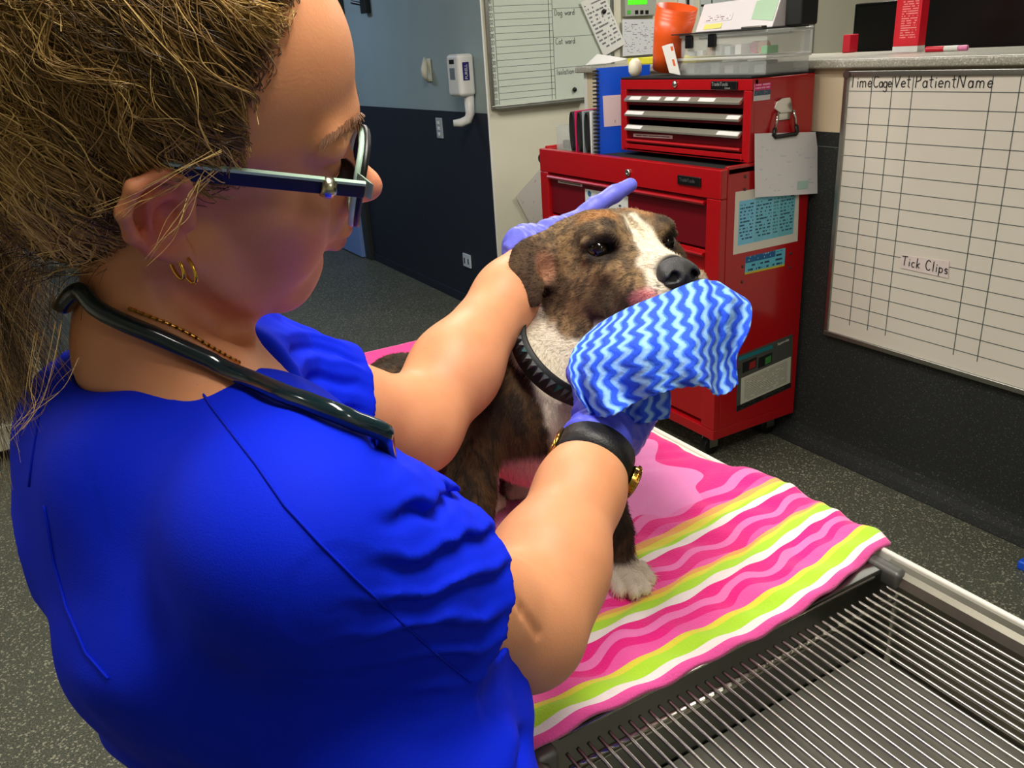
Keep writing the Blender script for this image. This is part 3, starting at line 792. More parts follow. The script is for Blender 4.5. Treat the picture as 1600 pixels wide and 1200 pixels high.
hp = tag(sheet('hanging_sheet', side(2.121, .982, .012), side(2.447, .954, .016), side(2.405, 1.168, .006), side(2.108, 1.192, .010), print_mat('letter_sheet', srgb(232, 230, 232), srgb(214, 214, 222), 20, 4, 0.4), curl=0.006, nu=10, nv=10),
         'white letter sheet hanging from the tool box handle', 'paper')
sheet('green_stamp', side(2.315, .985, .0225), side(2.365, .981, .024), side(2.366, 1.008, .023), side(2.315, 1.012, .0215), mat('mint_print', srgb(180, 214, 204), 0.6), hp, th=.0003)
sheet('pink_mark', side(2.165, 1.032, .0145), side(2.192, 1.032, .0150), side(2.194, 1.041, .0150), side(2.167, 1.037, .0145), mat('pink_marker', srgb(240, 120, 200), 0.6), hp, th=.0003)
cd = tag(sheet('notice_card', (FX + .0125, 2.894, .868), (FX + .0125, 2.604, .868), (FX + .0125, 2.604, .945), (FX + .0125, 2.894, .945), print_mat('card_print', srgb(222, 224, 220), srgb(60, 70, 80), 4, 3, 0.42)),
         'white care card with a blue paw print taped on the top drawer behind the dog', 'card')
MB().lathe([(0.012, 0), (0.012, .0006)], (FX + .012, 2.862, .928), 'X', 14, Matrix.Rotation(math.pi, 4, 'Z')).build('blue_dot', mat('blue_print', srgb(50, 100, 150), 0.5), cd)

# things standing on the chest, left of the tool box
bk = empty('spiral_binder', (2.05, 2.74, 1.08), 'blue spiral bound folder with a white title label leaning beside the tool box', 'binder')
Mb = mat('blue_cover', srgb(20, 88, 226), 0.3, noise=0.05)
b0, b1 = np.array([2.045, 2.872]), np.array([2.255, 2.803])       # spine edge, fore edge (foot plan)
bn = unit((-(b1 - b0)[1], (b1 - b0)[0])) * .012
bn3 = np.array([bn[0], bn[1], 0]); b03, b13 = np.array([*b0, 1.0785]), np.array([*b1, 1.0785])
up = np.array([.006, .004, .330])
c0 = [b03, b13, b13 + bn3, b03 + bn3]
MB().add(c0 + [p + up for p in c0], [(0, 3, 2, 1), (4, 5, 6, 7), (0, 1, 5, 4), (1, 2, 6, 5), (2, 3, 7, 6), (3, 0, 4, 7)]).build('cover', Mb, bk)
for k in range(22):
    t = k / 21
    c = b03 + bn3 * .5 + up * (.03 + .94 * t) - unit(b13 - b03) * .004
    MB().tube([c + np.array([.011 * math.cos(a), .011 * math.sin(a), 0]) for a in np.linspace(0, 6.283, 9)[:-1]], .0035, 6, closed=True).build('coil', M_black, bk)
sp = lambda u_, t: b03 + (b13 - b03) * u_ + up * t - unit(bn3) * .001
sheet('title_label', sp(.12, .32), sp(.62, .32), sp(.62, .68), sp(.10, .68), print_mat('label_print', srgb(228, 206, 208), srgb(70, 50, 60), 5, 2, 0.36), bk)
for k, (nm, c, y, lab) in enumerate((('pink', (206, 36, 96), 3.04, 'pink and black curved document folder, leftmost on the tool chest'), ('grey', (150, 162, 164), 2.985, 'grey and black curved document folder in the middle of three'),
                                     ('white', (226, 228, 224), 2.93, 'white and black curved document folder next to the blue spiral binder'))):
    fo = empty('document_folder', (2.1, y, 1.08), lab, 'folder', 'document folders standing on the tool chest')
    loop = []
    for i in range(25):
        a = math.pi * 2 * i / 24
        loop.append((y + .017 * math.cos(a) * (1 + .25 * math.sin(a)), 1.163 + .079 * math.sin(a)))
    m2 = MB(); n = len(loop)
    inner = [(y + (p - y) * .80, 1.163 + (q - 1.163) * .955) for p, q in loop]
    m2.add([(2.03, p, q) for p, q in loop] + [(2.25, p, q) for p, q in loop] + [(2.03, p, q) for p, q in inner] + [(2.25, p, q) for p, q in inner],
           [(i, i + 1, n + i + 1, n + i) for i in range(n - 1)] + [(2 * n + i, 3 * n + i, 3 * n + i + 1, 2 * n + i + 1) for i in range(n - 1)] + [(i, 2 * n + i, 2 * n + i + 1, i + 1) for i in range(n - 1)])
    m2.build('sleeve', M_blackmatte, fo, smooth=True)
    m3 = MB()
    m3.add([(2.034, y - .0185, 1.245), (2.24, y - .0185, 1.249), (2.24, y - .035, 1.249), (2.034, y - .035, 1.245), (2.034, y - .0225, 1.0785), (2.24, y - .0225, 1.0785), (2.24, y - .029, 1.0785), (2.034, y - .029, 1.0785)],
           [(0, 1, 2, 3), (4, 7, 6, 5), (0, 4, 5, 1), (1, 5, 6, 2), (2, 6, 7, 3), (3, 7, 4, 0)])
    m3.build('pocket', mat(nm + '_card', srgb(*c), 0.45), fo)
tr = empty('clear_tray', (2.1, 3.13, 1.08), 'clear plastic tray holding dark round caps at the left end of the tool chest', 'tray')
M_clear = mat('clear_plastic', srgb(214, 220, 214), 0.15)
M_clear.node_tree.nodes['Principled BSDF'].inputs['Alpha'].default_value = 0.3
t = MB()
for (a, b_, c_, d_, e, f_) in ((2.05, 2.054, 3.07, 3.19, 1.0785, 1.175), (2.16, 2.164, 3.07, 3.19, 1.0785, 1.20), (2.054, 2.16, 3.07, 3.074, 1.0785, 1.18), (2.054, 2.16, 3.186, 3.19, 1.0785, 1.18), (2.054, 2.16, 3.074, 3.186, 1.0785, 1.082)): t.box(a, b_, c_, d_, e, f_)
t.build('tray', M_clear, tr)
for k, (x, y) in enumerate(((2.08, 3.10), (2.08, 3.13), (2.08, 3.16), (2.11, 3.115), (2.11, 3.145))):
    tag(MB().lathe([(0.012, 0), (0.014, .01), (0.014, .03), (.011, .034)], (x, y, 1.0825), 'Z', 14).build('cap', M_black, smooth=True),
        'small dark round cap in the clear tray, ' + ('front right', 'front middle', 'front left', 'back right', 'back left')[k] + ' of five', 'cap', 'caps in the clear tray')

# things on the tool box
ZL = TZ1 + .0085
M_tub = mat('clouded_plastic', srgb(226, 230, 226), 0.2)
M_tub.node_tree.nodes['Principled BSDF'].inputs['Alpha'].default_value = 0.22
M_tublid = mat('clouded_lid', srgb(228, 230, 226), 0.25)
M_tublid.node_tree.nodes['Principled BSDF'].inputs['Alpha'].default_value = 0.6
def tub(name, x0, x1, y0, y1, z0, z1, lab, lidm, latch=True):
    e = empty(name, ((x0 + x1) / 2, (y0 + y1) / 2, z0), lab, 'plastic box', 'stacked plastic boxes on the tool box')
    w = .003
    m = MB().box(x0, x1, y0, y1, z0, z0 + w).box(x0, x0 + w, y0, y1, z0 + w, z1).box(x1 - w, x1, y0, y1, z0 + w, z1).box(x0 + w, x1 - w, y0, y0 + w, z0 + w, z1).box(x0 + w, x1 - w, y1 - w, y1, z0 + w, z1)
    m.build('tub', M_tub, e)
    MB().box(x0 - .006, x1 + .006, y0 - .006, y1 + .006, z1 + .0005, z1 + .011).build('lid', lidm, e, bevel=0.003)
    if latch:
        for y in (y1 - .05, (y0 + y1) / 2 + .04):
            MB().box(x0 - .012, x0 - .001, y - .018, y + .018, z1 - .035, z1 + .008).build('latch', M_black, e, bevel=0.003)
    return e
tub('plastic_box', 2.17, 2.37, 2.0 + .1, 2.53, ZL, ZL + .048, 'lower clouded plastic organiser box on the red tool box', M_tublid, False)
Z2 = ZL + .0605
tub('plastic_box', 2.17, 2.37, 2.0 + .1, 2.515, Z2, Z2 + .066, 'upper clear plastic box with black latches stacked on the organiser box', M_tublid)
rnd = random.Random(3)
cols = [((206, 60, 110), 'pink'), ((170, 140, 110), 'tan'), ((232, 230, 224), 'white'), ((230, 150, 90), 'orange'), ((60, 190, 90), 'green'), ((190, 196, 196), 'grey')]
for k, (y, c) in enumerate(((2.13, 4), (2.17, 3), (2.20, 0), (2.25, 2), (2.30, 5), (2.345, 2), (2.39, 1), (2.44, 2), (2.48, 5))):
    cc, cn = cols[c]
    r = .020
    m = MB()
    if c in (0, 3): m.lathe([(r * .55, 0), (r, 0), (r, .028), (r * .55, .028)], (2.215, y, Z2 + .0035 + r), 'X', 20)
    else: m.box(2.19, 2.24, y - .015, y + .014, Z2 + .0035, Z2 + .02 + .03 * rnd.random())
    if c in (0, 3):
        pass
    o = m.build('tape_roll' if c in (0, 3) else 'swab_packet', mat(cn + '_packet', srgb(*cc), 0.5), bevel=.002)
    tag(o, ['', ] and {0: 'pink roll of tape inside the upper plastic box', 3: 'orange roll of tape beside the pink one in the plastic box', 4: 'green packet at the right end inside the upper plastic box',
        1: 'tan packet inside the upper plastic box', 2: 'white packet %s inside the upper plastic box' % {3: 'beside the pink tape roll', 5: 'in the middle', 7: 'just left of the tan packet'}.get(k), 5: 'grey packet %s inside the upper plastic box' % {4: 'between two white packets', 8: 'at the left end'}.get(k)}[c], 'tape' if c in (0, 3) else 'packet', 'small supplies in the plastic box')
for k, y in enumerate((2.15, 2.22, 2.29, 2.36, 2.43, 2.49)):
    tag(MB().box(2.19, 2.33, y - .022, y + .022, ZL + .0035, ZL + .03 + .01 * (k % 2)).build('supply_pack', mat('dim_pack', srgb(*[(120, 124, 122), (90, 96, 98), (150, 150, 146)][k % 3]), .6), bevel=.004),
        ('rightmost', 'second from right', 'third from right', 'third from left', 'second from left', 'leftmost')[k] + ' dull grey supply pack inside the lower plastic organiser box', 'packet', 'packs in the organiser box')
Z3 = Z2 + .0665 + .011
cb = empty('clipboard', (2.27, 2.3, Z3), 'dark clipboard with metal clip lying on the upper plastic box', 'clipboard')
MB().box(2.15, 2.36, 2.10, 2.55, Z3 + .0002, Z3 + .0042).build('board', mat('dark_board', srgb(40, 40, 42), .5), cb, bevel=.001)
MB().box(2.18, 2.21, 2.14, 2.23, Z3 + .0043, Z3 + .012).build('clip', M_steel, cb, bevel=.003)
Z4 = Z3 + .0045
tp = empty('clear_organiser', (2.27, 2.3, Z4), 'white translucent file case with yellow strip on top of the pile', 'file case')
MB().add([(2.22, 2.50, Z4), (2.22, 2.13, Z4), (2.34, 2.13, Z4), (2.34, 2.50, Z4), (2.26, 2.50, Z4 + .092), (2.26, 2.13, Z4 + .098), (2.35, 2.13, Z4 + .098), (2.35, 2.50, Z4 + .092)],
         [(0, 3, 2, 1), (4, 5, 6, 7), (0, 1, 5, 4), (1, 2, 6, 5), (2, 3, 7, 6), (3, 0, 4, 7)]).build('case', mat('milky_plastic', srgb(230, 224, 226), .3), tp, bevel=.004)
sheet('yellow_strip', (2.222, 2.46, Z4 + .008), (2.222, 2.37, Z4 + .010), (2.230, 2.37, Z4 + .026), (2.230, 2.46, Z4 + .024), mat('yellow_strip', srgb(228, 222, 120), .5), tp)
sheet('printed_strip', (2.232, 2.47, Z4 + .030), (2.232, 2.33, Z4 + .034), (2.242, 2.33, Z4 + .056), (2.242, 2.47, Z4 + .052), print_mat('grey_print', srgb(228, 222, 224), srgb(140, 110, 120), 3, 5, .5), tp)
MB().add([(2.218 + .04 * z / .095, 2.135 + (.10 if i not in (0, 1) else 0) * 1.0, Z4 + z) for i, z in ((0, .02), (1, .09), (2, .085), (3, .03))] + [(2.226 + .04 * z / .095, 2.135 + (.10 if i not in (0, 1) else 0), Z4 + z) for i, z in ((0, .02), (1, .09), (2, .085), (3, .03))],
         [(0, 1, 2, 3), (7, 6, 5, 4), (0, 4, 5, 1), (1, 5, 6, 2), (2, 6, 7, 3), (3, 7, 4, 0)]).build('green_end', mat('pale_green_plastic', srgb(176, 208, 176), .3), tp)
tag(MB().box(2.27, 2.35, 2.055, 2.125, Z4 - .001, Z4 + .088).build('black_pouch', mat('black_pouch', srgb(22, 22, 22), .7), bevel=.008), 'square black pouch standing at the right end of the pile', 'pouch')
# stack of orange beakers on its side
for k in range(4):
    r0, t_ = .050, .0016
    prof = [(r0, 0), (r0 + .010, .06), (r0 + .018, .12), (r0 + .026, .19), (r0 + .026 - t_, .19), (r0 + .010 - t_, .06), (r0 - t_, .004), (.001, .004)]
    Mx = Matrix.Rotation(math.radians(16), 4, 'X')
    up_ = Mx @ Vector((0, 0, 1))
    c = Vector((2.215, 2.655, ZL + .018)) + up_ * (.012 * k)
    tag(MB().lathe(prof, tuple(c), 'Z', 28, Mx).build('orange_beaker', mat('orange_plastic', srgb(238, 92, 30), .35), smooth=True),
        ('outermost', 'second', 'third', 'innermost')[k] + ' of the nested bright orange tumblers leaning on the tool box', 'tumbler', 'nested orange tumblers on the tool box')
tag(MB().lathe([(.001, 0), (.018, .004), (.025, .02), (.026, .035), (.022, .055), (.010, .066), (.001, .068)], (2.13, 2.735, ZL), 'Z', 22).build('plastic_egg', mat('cream_plastic', srgb(232, 226, 204), .4), smooth=True),
    'cream egg shaped plastic shaker beside the orange tumblers', 'shaker')
for k, (dy, dz, rot) in enumerate(((0, 0, .35), (.02, .0, .2))):
    y = 2.545 - dy
    tag(sheet('swab_sachet', (2.140 - .008 * k, y, ZL + .012), (2.140 - .008 * k, y - .05, ZL + .004), (2.146 - .008 * k, y + .0 - .05 + .05, ZL + .112), (2.146 - .008 * k, y + .05, ZL + .104), print_mat('sachet_print', srgb(232, 228, 222), srgb(224, 96, 40), 2, 1.5, .45), th=.002),
        'white swab sachet with orange print propped %s the clear boxes' % ('against the tumblers beside' if k == 0 else 'in front, touching'), 'sachet', 'sachets propped on the tool box')
# yellow folder on the counter end and paper
tag(MB().box(2.45, 2.6, 2.75, 3.2, 1.403, 1.428).build('yellow_folder', print_mat('yellow_folder', srgb(238, 230, 60), srgb(220, 214, 120), 3, 2, .3), bevel=.002), 'yellow folder lying on the far end of the counter', 'folder')
tag(sheet('bent_paper', (2.40, 3.46, 1.405), (2.42, 3.33, 1.405), (2.55, 3.33, 1.425), (2.50, 3.50, 1.45), M_paperw, curl=.006), 'curled white paper at the far end of the counter', 'paper')

# loose sheet on the cream wall left of the chest
tag(sheet('taped_sheet', (2.50, YW - .012, .52), (2.62, YW - .012, .50), (2.60, YW - .004, .86), (2.40, YW - .02, .715), print_mat('pale_sheet', srgb(206, 200, 192), srgb(180, 172, 170), 12, 3, .4)),
    'pale crumpled sheet hanging on the cream wall behind the tool chest', 'paper')

# on and behind the counter
mo = empty('computer_monitor', (3.3, 1.9, 0.75), 'black computer monitor standing behind the reception counter', 'monitor')
MX = 3.12
MB().box(MX, MX + .035, 1.28, 2.545, 1.18, 1.584).build('housing', mat('gloss_black', srgb(10, 10, 12), .18), mo, bevel=.006)
MB().box(MX - .001, MX - .0002, 1.30, 2.53, 1.20, 1.57).build('screen', mat('screen_glass', srgb(9, 10, 11), .35, spec=.2), mo)
MB().box(MX + .04, MX + .09, 1.86, 1.96, .78, 1.3).build('neck', M_black, mo)
MB().box(MX - .08, MX + .2, 1.75, 2.07, .7505, .78).build('base', M_black, mo, bevel=.005)
dk = empty('office_desk', (3.35, 1.0, 0), 'pale office desk behind the reception counter', 'desk')
MB().box(3.03, 3.75, -.5, 2.8, .715, .75).build('desk_top', M_laminate, dk, bevel=.004)
for (x, y) in ((3.06, -.45), (3.72, -.45), (3.06, 2.75), (3.72, 2.75)): MB().box(x - .025, x + .025, y - .025, y + .025, 0, .715).build('leg', M_alu, dk)
tag(MB().box(2.95, 3.0, 2.415, 2.45, 1.4025, 1.470).build('red_box', mat('red_card', srgb(196, 20, 44), .45), bevel=.003), 'small red box on the counter beside the monitor edge', 'box')
rb = empty('medicine_carton', (2.86, 2.08, 1.4025), 'tall red carton with white text and white base standing on the counter', 'carton')
MB().box(2.80, 2.84, 2.005, 2.105, 1.4025, 1.422).build('white_base', M_paperw, rb)
MB().box(2.80, 2.84, 2.005, 2.105, 1.4222, 1.64).build('carton', mat('carton_red', srgb(222, 22, 44), .4), rb, bevel=.001)
sheet('printed_face', (2.7995, 2.085, 1.43), (2.7995, 2.012, 1.43), (2.7995, 2.012, 1.63), (2.7995, 2.085, 1.63), print_mat('carton_print', srgb(222, 22, 44), srgb(250, 150, 150), 26, 3, .55), rb)
pen = empty('marker_pen', (2.70, 1.88, 1.4025), 'red and white marker pen lying on the counter', 'pen')
P0, P1 = on_z(1433, 79, 1.412), on_z(1497, 73, 1.412)
P0 = np.array([2.72, 1.915, 1.4118]); P1 = np.array([2.74, 1.778, 1.4118])
MB().cyl(P0, P0 + (P1 - P0) * .45, .0092, 14).build('cap', mat('red_cap', srgb(214, 22, 50), .35), pen, bevel=.002)
MB().cyl(P0 + (P1 - P0) * .451, P0 + (P1 - P0) * .78, .0088, 14).build('barrel', M_white, pen)
MB().cyl(P0 + (P1 - P0) * .781, P1, .0086, 14).build('end_plug', mat('pink_plug', srgb(232, 130, 180), .35), pen, bevel=.002)
sp = on_z(1603, 880, 0.02)
bl = empty('blue_clip', (sp[0], sp[1], 0), 'small bright blue plastic clip lying on the floor by the reception wall', 'clip')
MB().box(sp[0] - .02, sp[0] + .03, sp[1] - .02, sp[1] + .015, 0.0005, .03).build('jaw', mat('blue_plastic', srgb(20, 90, 230), .35), bl, bevel=.006)
MB().cyl((sp[0], sp[1] - .02, .015), (sp[0], sp[1] - .06, .015), .012, 12).build('stem', mat('blue_plastic', srgb(20, 90, 230), .35), bl)

# ------------------------------------------------------------------ cage bank behind the nurse
cg = empty('wire_cage', (-0.75, 4.2, 0), 'steel kennel cage with pale frame and wire door behind the nurse', 'cage')
M_cagef = mat('cage_frame', srgb(196, 194, 172), .4, .3)
CXa, CXb, CYa = -1.35, -0.13, 3.85
fr = MB()
for (z0, z1) in ((.06, .17), (1.0, 1.06), (1.85, 1.92)): fr.box(CXa, CXb, CYa, CYa + .05, z0, z1)
for x in (CXa, CXb - .05): fr.box(x, x + .05, CYa + .001, CYa + .049, .171, 1.849)
fr.build('front_frame', M_cagef, cg, bevel=.006)
MB().box(CXa + .05, CXb - .05, CYa + .62, CYa + .65, .06, 1.9).box(CXa, CXa + .03, CYa + .051, CYa + .65, .06, 1.9).box(CXb - .03, CXb, CYa + .051, CYa + .65, .06, 1.9).box(CXa + .03, CXb - .03, CYa + .051, CYa + .62, .06, .10).box(CXa + .03, CXb - .03, CYa + .051, CYa + .62, 1.0, 1.05).box(CXa, CXb, CYa + .051, CYa + .65, 1.9, 1.92).build('shell', M_steel, cg)
for (x, y) in ((CXa + .05, CYa + .05), (CXb - .05, CYa + .05), (CXa + .05, CYa + .6), (CXb - .05, CYa + .6)): MB().cyl((x, y, 0), (x, y, .06), .02, 12).build('foot', M_black, cg)
for k in range(24):
    x = CXa + .08 + k * (CXb - CXa - .16) / 23
    for (z0, z1) in ((.17, 1.0), (1.06, 1.85)):
        MB().cyl((x, CYa + .02, z0), (x, CYa + .02, z1), .003, 6).build('wire', M_steel, cg)
for z in (.3, .5, .7, .9, 1.2, 1.45, 1.7):
    MB().cyl((CXa + .05, CYa + .014, z), (CXb - .05, CYa + .014, z), .004, 6).build('cross_wire', M_steel, cg)

# ------------------------------------------------------------------ examination table
TZ = 0.90                               # towel deck
TXA, TXB = 0.262, 0.812                 # left and right edges
TYA, TYM, TYB = -0.55, 0.545, 1.66      # near end, cross wall of the tub, far end
M_tubsteel = mat('tub_steel', srgb(128, 125, 113), 0.45, 1.0, noise=0.18, scale=14, bump=0.04, bscale=200)
M_edge = mat('white_coated_edge', srgb(236, 234, 222), 0.35)
et = empty('examination_table', ((TXA + TXB) / 2, .55, 0), 'stainless steel tub examination table with slatted grid and white edges', 'table')
rim = MB()
def rim_prof(xo, sx):           # outer edge, rolled top, slope down into the tub
    return [(xo, TZ - .040), (xo, TZ - .010), (xo - sx * .004, TZ - .0065), (xo - sx * .014, TZ - .0075), (xo - sx * .021, TZ - .012), (xo - sx * .026, TZ - .022), (xo - sx * .030, TZ - .045), (xo - sx * .030, TZ - .20), (xo - sx * .026, TZ - .20), (xo - sx * .022, TZ - .045)]
for xo, sx in ((TXB - .0042, 1), (TXA + .0042, -1)):
    pr = rim_prof(xo, sx); n = len(pr)
    MB().add([(a, y, z) for y in (TYA, TYM - .012) for a, z in pr], [(i, (i + 1) % n, n + (i + 1) % n, n + i) for i in range(n)] + [tuple(range(n)), tuple(range(n, 2 * n))[::-1]]).build('tub_rim', M_tubsteel, et, smooth=False)
MB().box(TXA + .012, TXB - .012, TYA - .05, TYA, TZ - .045, TZ - .008).build('end_rim', M_tubsteel, et, bevel=.008)
for x0, x1, y0_, y1_ in ((TXB - .004, TXB + .004, TYA - .05, TYB), (TXA - .004, TXA + .004, TYA - .05, TYB), (TXA + .0041, TXB - .0041, TYB - .015, TYB)):
    MB().box(x0, x1, y0_, y1_, TZ - .045, TZ - .003).build('edge_strip', M_edge, et, bevel=.004)
tub_ = MB()
tub_.add([(TXA + .040, TYA, TZ - .165), (TXB - .040, TYA, TZ - .165), (TXB - .040, TYM - .02, TZ - .125), (TXA + .040, TYM - .02, TZ - .125), (TXA + .040, TYA, TZ - .175), (TXB - .040, TYA, TZ - .175), (TXB - .040, TYM - .02, TZ - .135), (TXA + .040, TYM - .02, TZ - .135)],
         [(0, 1, 2, 3), (7, 6, 5, 4), (0, 4, 5, 1), (2, 6, 7, 3), (1, 5, 6, 2), (3, 7, 4, 0)])
tub_.build('tub_floor', mat('tub_floor_steel', srgb(150, 148, 138), .62, 1.0, noise=.25, scale=9), et)
MB().box(TXA + .0045, TXB - .0045, TYM + .012, TYB - .016, TZ - .03, TZ - .006).build('deck', M_edge, et, bevel=.003)
xw = MB().box(TXA + .0125, TXB - .0125, TYM - .018, TYM - .012, TZ - .20, TZ - .012)
xw.box(TXA + .0125, TXB - .0125, TYM - .018, TYM + .011, TZ - .0115, TZ - .0085)
MB().cyl((TXA + .05, TYM - .020, TZ - .012), (TXB - .05, TYM - .020, TZ - .012), .0022, 10).build('highlight_rod', M_steel, et, smooth=True)  # thin bright rod added to draw the highlight line along the cross wall
xw.build('cross_wall', mat('dark_steel', srgb(120, 122, 116), .3, 1.0, noise=.15, scale=20), et, bevel=.0015)
for (x0, x1) in ((TXB - .034, TXB - .014), (TXA + .014, TXA + .040)):
    MB().box(x0, x1, TYM - .040, TYM + .010, TZ - .03, TZ - .0045).build('corner_clip', mat('grey_clip', srgb(96, 96, 92), .45, .5), et, bevel=.006)
for (x, y) in ((TXA + .06, TYB - .08), (TXB - .06, TYB - .08), (TXA + .06, TYA + .05), (TXB - .06, TYA + .05)):
    MB().box(x - .02, x + .02, y - .02, y + .02, .0, TZ - .05 if y > 0 else TZ - .176).build('leg', M_steel, et, bevel=.003)
MB().box(TXA + .06, TXB - .06, TYM + .03, TYB - .1, .25, .28).build('lower_shelf', M_steel, et, bevel=.003)

# the wire grid lies loose in the tub
gr = empty('wire_grid', ((TXA + TXB) / 2, 0, TZ - .06), 'steel wire rack of many parallel bars resting in the table tub', 'wire rack')
GZ = TZ - .020
nb = 38
gx0, gx1 = TXA + .050, TXB - .0445
first = None
for k in range(nb):
    x = gx0 + (gx1 - gx0) * k / (nb - 1)
    if first is None:
        mb = MB().tube([(0, TYA + .03, GZ), (0, TYM - .037, GZ), (0, TYM - .034, GZ + .0002)], .0020, 8)
        first = mb.build('grid_bar', M_steel, gr, smooth=True)
        first.location.x = x
    else:
        c = first.copy(); scene.collection.objects.link(c); c.location.x = x
for y in (TYM - .047, .12, -.3):
    MB().cyl((gx0 - .004, y, GZ - .0062), (gx1 + .004, y, GZ - .0066), .0044, 10).build('cross_bar', M_steel, gr, smooth=True)
for (x, y) in ((gx0, TYM - .047), (gx1, TYM - .047), (gx0, -.3), (gx1, -.3)):
    MB().cyl((x, y, GZ - .10), (x, y, GZ - .006), .004, 8).build('grid_foot', M_steel, gr)

# ------------------------------------------------------------------ towel
def towel_mat():
    m, N, L, b = new_mat('striped_terry')
    b.inputs['Roughness'].default_value = .9
    b.inputs['Sheen Weight'].default_value = .3
    tc = N.new('ShaderNodeTexCoord'); sp = N.new('ShaderNodeSeparateXYZ'); L.new(tc.outputs['UV'], sp.inputs[0])
    # U: across the stripes (metres from near hem), V: along
    def math_(op, a, b_=None, c=None):
        n = N.new('ShaderNodeMath'); n.operation = op
        for i, s in enumerate((a, b_, c)):
            if s is None: continue
            if isinstance(s, (int, float)): n.inputs[i].default_value = s
            else: L.new(s, n.inputs[i])
        return n.outputs[0]
    U, V = sp.outputs['X'], sp.outputs['Y']
    wob = N.new('ShaderNodeTexNoise'); wob.inputs['Scale'].default_value = 14; wob.inputs['Detail'].default_value = 1
    cb = N.new('ShaderNodeCombineXYZ'); L.new(V, cb.inputs['X']); L.new(math_('MULTIPLY', U, .4), cb.inputs['Y']); L.new(cb.outputs[0], wob.inputs['Vector'])
    wave = math_('ADD', math_('MULTIPLY', math_('SINE', math_('MULTIPLY', V, 70.0)), .0042), math_('MULTIPLY', math_('SUBTRACT', wob.outputs['Fac'], .5), .022))
    Uw = math_('ADD', U, wave)
    def ramp(sock, stops, scale):
        r = N.new('ShaderNodeValToRGB'); r.color_ramp.interpolation = 'CONSTANT'
        e = r.color_ramp.elements
        e[0].position = 0; e[0].color = stops[0][1]
        e[1].position = stops[1][0] / scale; e[1].color = stops[1][1]
        for p, c in stops[2:]:
            x = e.new(p / scale); x.color = c
        L.new(math_('DIVIDE', sock, scale), r.inputs['Fac'])
        return r.outputs['Color']
    pk, hot, lp, ye, gy, wh, orr = srgb(250, 88, 172), srgb(248, 12, 138), srgb(252, 124, 194), srgb(240, 226, 70), srgb(184, 232, 50), srgb(250, 238, 236), srgb(250, 178, 96)
    # straight woven bands: near hem to field
    straight = ramp(U, TOWEL_BANDS(pk, hot, lp, ye, gy, wh, orr), TOWEL_LEN)
    wavy = ramp(Uw, TOWEL_WAVES(pk, hot, lp), TOWEL_LEN)
    mask = ramp(U, TOWEL_MASK(), TOWEL_LEN)
    mx = N.new('ShaderNodeMix'); mx.data_type = 'RGBA'
    L.new(mask, mx.inputs[0]); L.new(wavy, mx.inputs[6]); L.new(straight, mx.inputs[7])
    # big pale flower shape in the field
    fl = N.new('ShaderNodeTexNoise'); fl.inputs['Scale'].default_value = 7; fl.inputs['Detail'].default_value = .5
    L.new(tc.outputs['UV'], fl.inputs['Vector'])
    dx = math_('SUBTRACT', U, TOWEL_FLOWER[0]); dy = math_('SUBTRACT', V, TOWEL_FLOWER[1])
    ang = math_('ARCTAN2', dy, dx)
    rr = math_('SQRT', math_('ADD', math_('MULTIPLY', dx, dx), math_('MULTIPLY', dy, dy)))
    lim = math_('ADD', TOWEL_FLOWER[2], math_('ADD', math_('MULTIPLY', math_('SINE', math_('MULTIPLY', ang, 9)), .014), math_('MULTIPLY', math_('SUBTRACT', fl.outputs['Fac'], .5), .09)))
    ins = math_('MULTIPLY', math_('LESS_THAN', rr, lim), math_('GREATER_THAN', U, TOWEL_FIELD))
    mf = N.new('ShaderNodeMix'); mf.data_type = 'RGBA'
    L.new(ins, mf.inputs[0]); L.new(mx.outputs[2], mf.inputs[6]); mf.inputs[7].default_value = srgb(252, 140, 208)
    nz = N.new('ShaderNodeTexNoise'); nz.inputs['Scale'].default_value = 420; nz.inputs['Detail'].default_value = 3
    L.new(tc.outputs['Object'], nz.inputs['Vector'])
    mv = N.new('ShaderNodeMix'); mv.data_type = 'RGBA'; mv.blend_type = 'MULTIPLY'; mv.inputs[0].default_value = .25
    L.new(mf.outputs[2], mv.inputs[6]); L.new(nz.outputs['Color'], mv.inputs[7])
    L.new(mf.outputs[2], b.inputs['Base Color'])
    bp = N.new('ShaderNodeBump'); bp.inputs['Strength'].default_value = .5; bp.inputs['Distance'].default_value = .0025
    L.new(nz.outputs['Fac'], bp.inputs['Height']); L.new(bp.outputs['Normal'], b.inputs['Normal'])
    return m


TOWEL_LEN = 1.4
TOWEL_FIELD = .218
TOWEL_FLOWER = (.39, .36, .17)
def TOWEL_BANDS(pk, hot, lp, ye, gy, wh, orr):
    return [(0, pk), (.005, wh), (.010, gy), (.019, ye), (.022, orr), (.0265, lp), (.0696, wh), (.080, gy), (.089, ye), (.0937, orr), (.1013, lp), (.1496, wh), (.161, gy), (.168, ye), (.1775, orr), (.188, pk),
            (.226, hot), (.62, hot)]
def TOWEL_MASK():
    W, B = (1, 1, 1, 1), (0, 0, 0, 1)
    return [(0, W), (.0267, B), (.0694, W), (.1015, B), (.1494, W), (.1882, B), (.246, W)]
def TOWEL_WAVES(pk, hot, lp):
    return [(0, pk), (.034, hot), (.044, lp), (.056, hot), (.070, hot), (.096, pk), (.107, hot), (.121, lp), (.134, hot), (.150, hot), (.181, pk), (.196, hot), (.208, lp), (.229, hot)]


def sstep_(a, b, x):
    t = np.clip((x - a) / (b - a), 0, 1)
    return t * t * (3 - 2 * t)


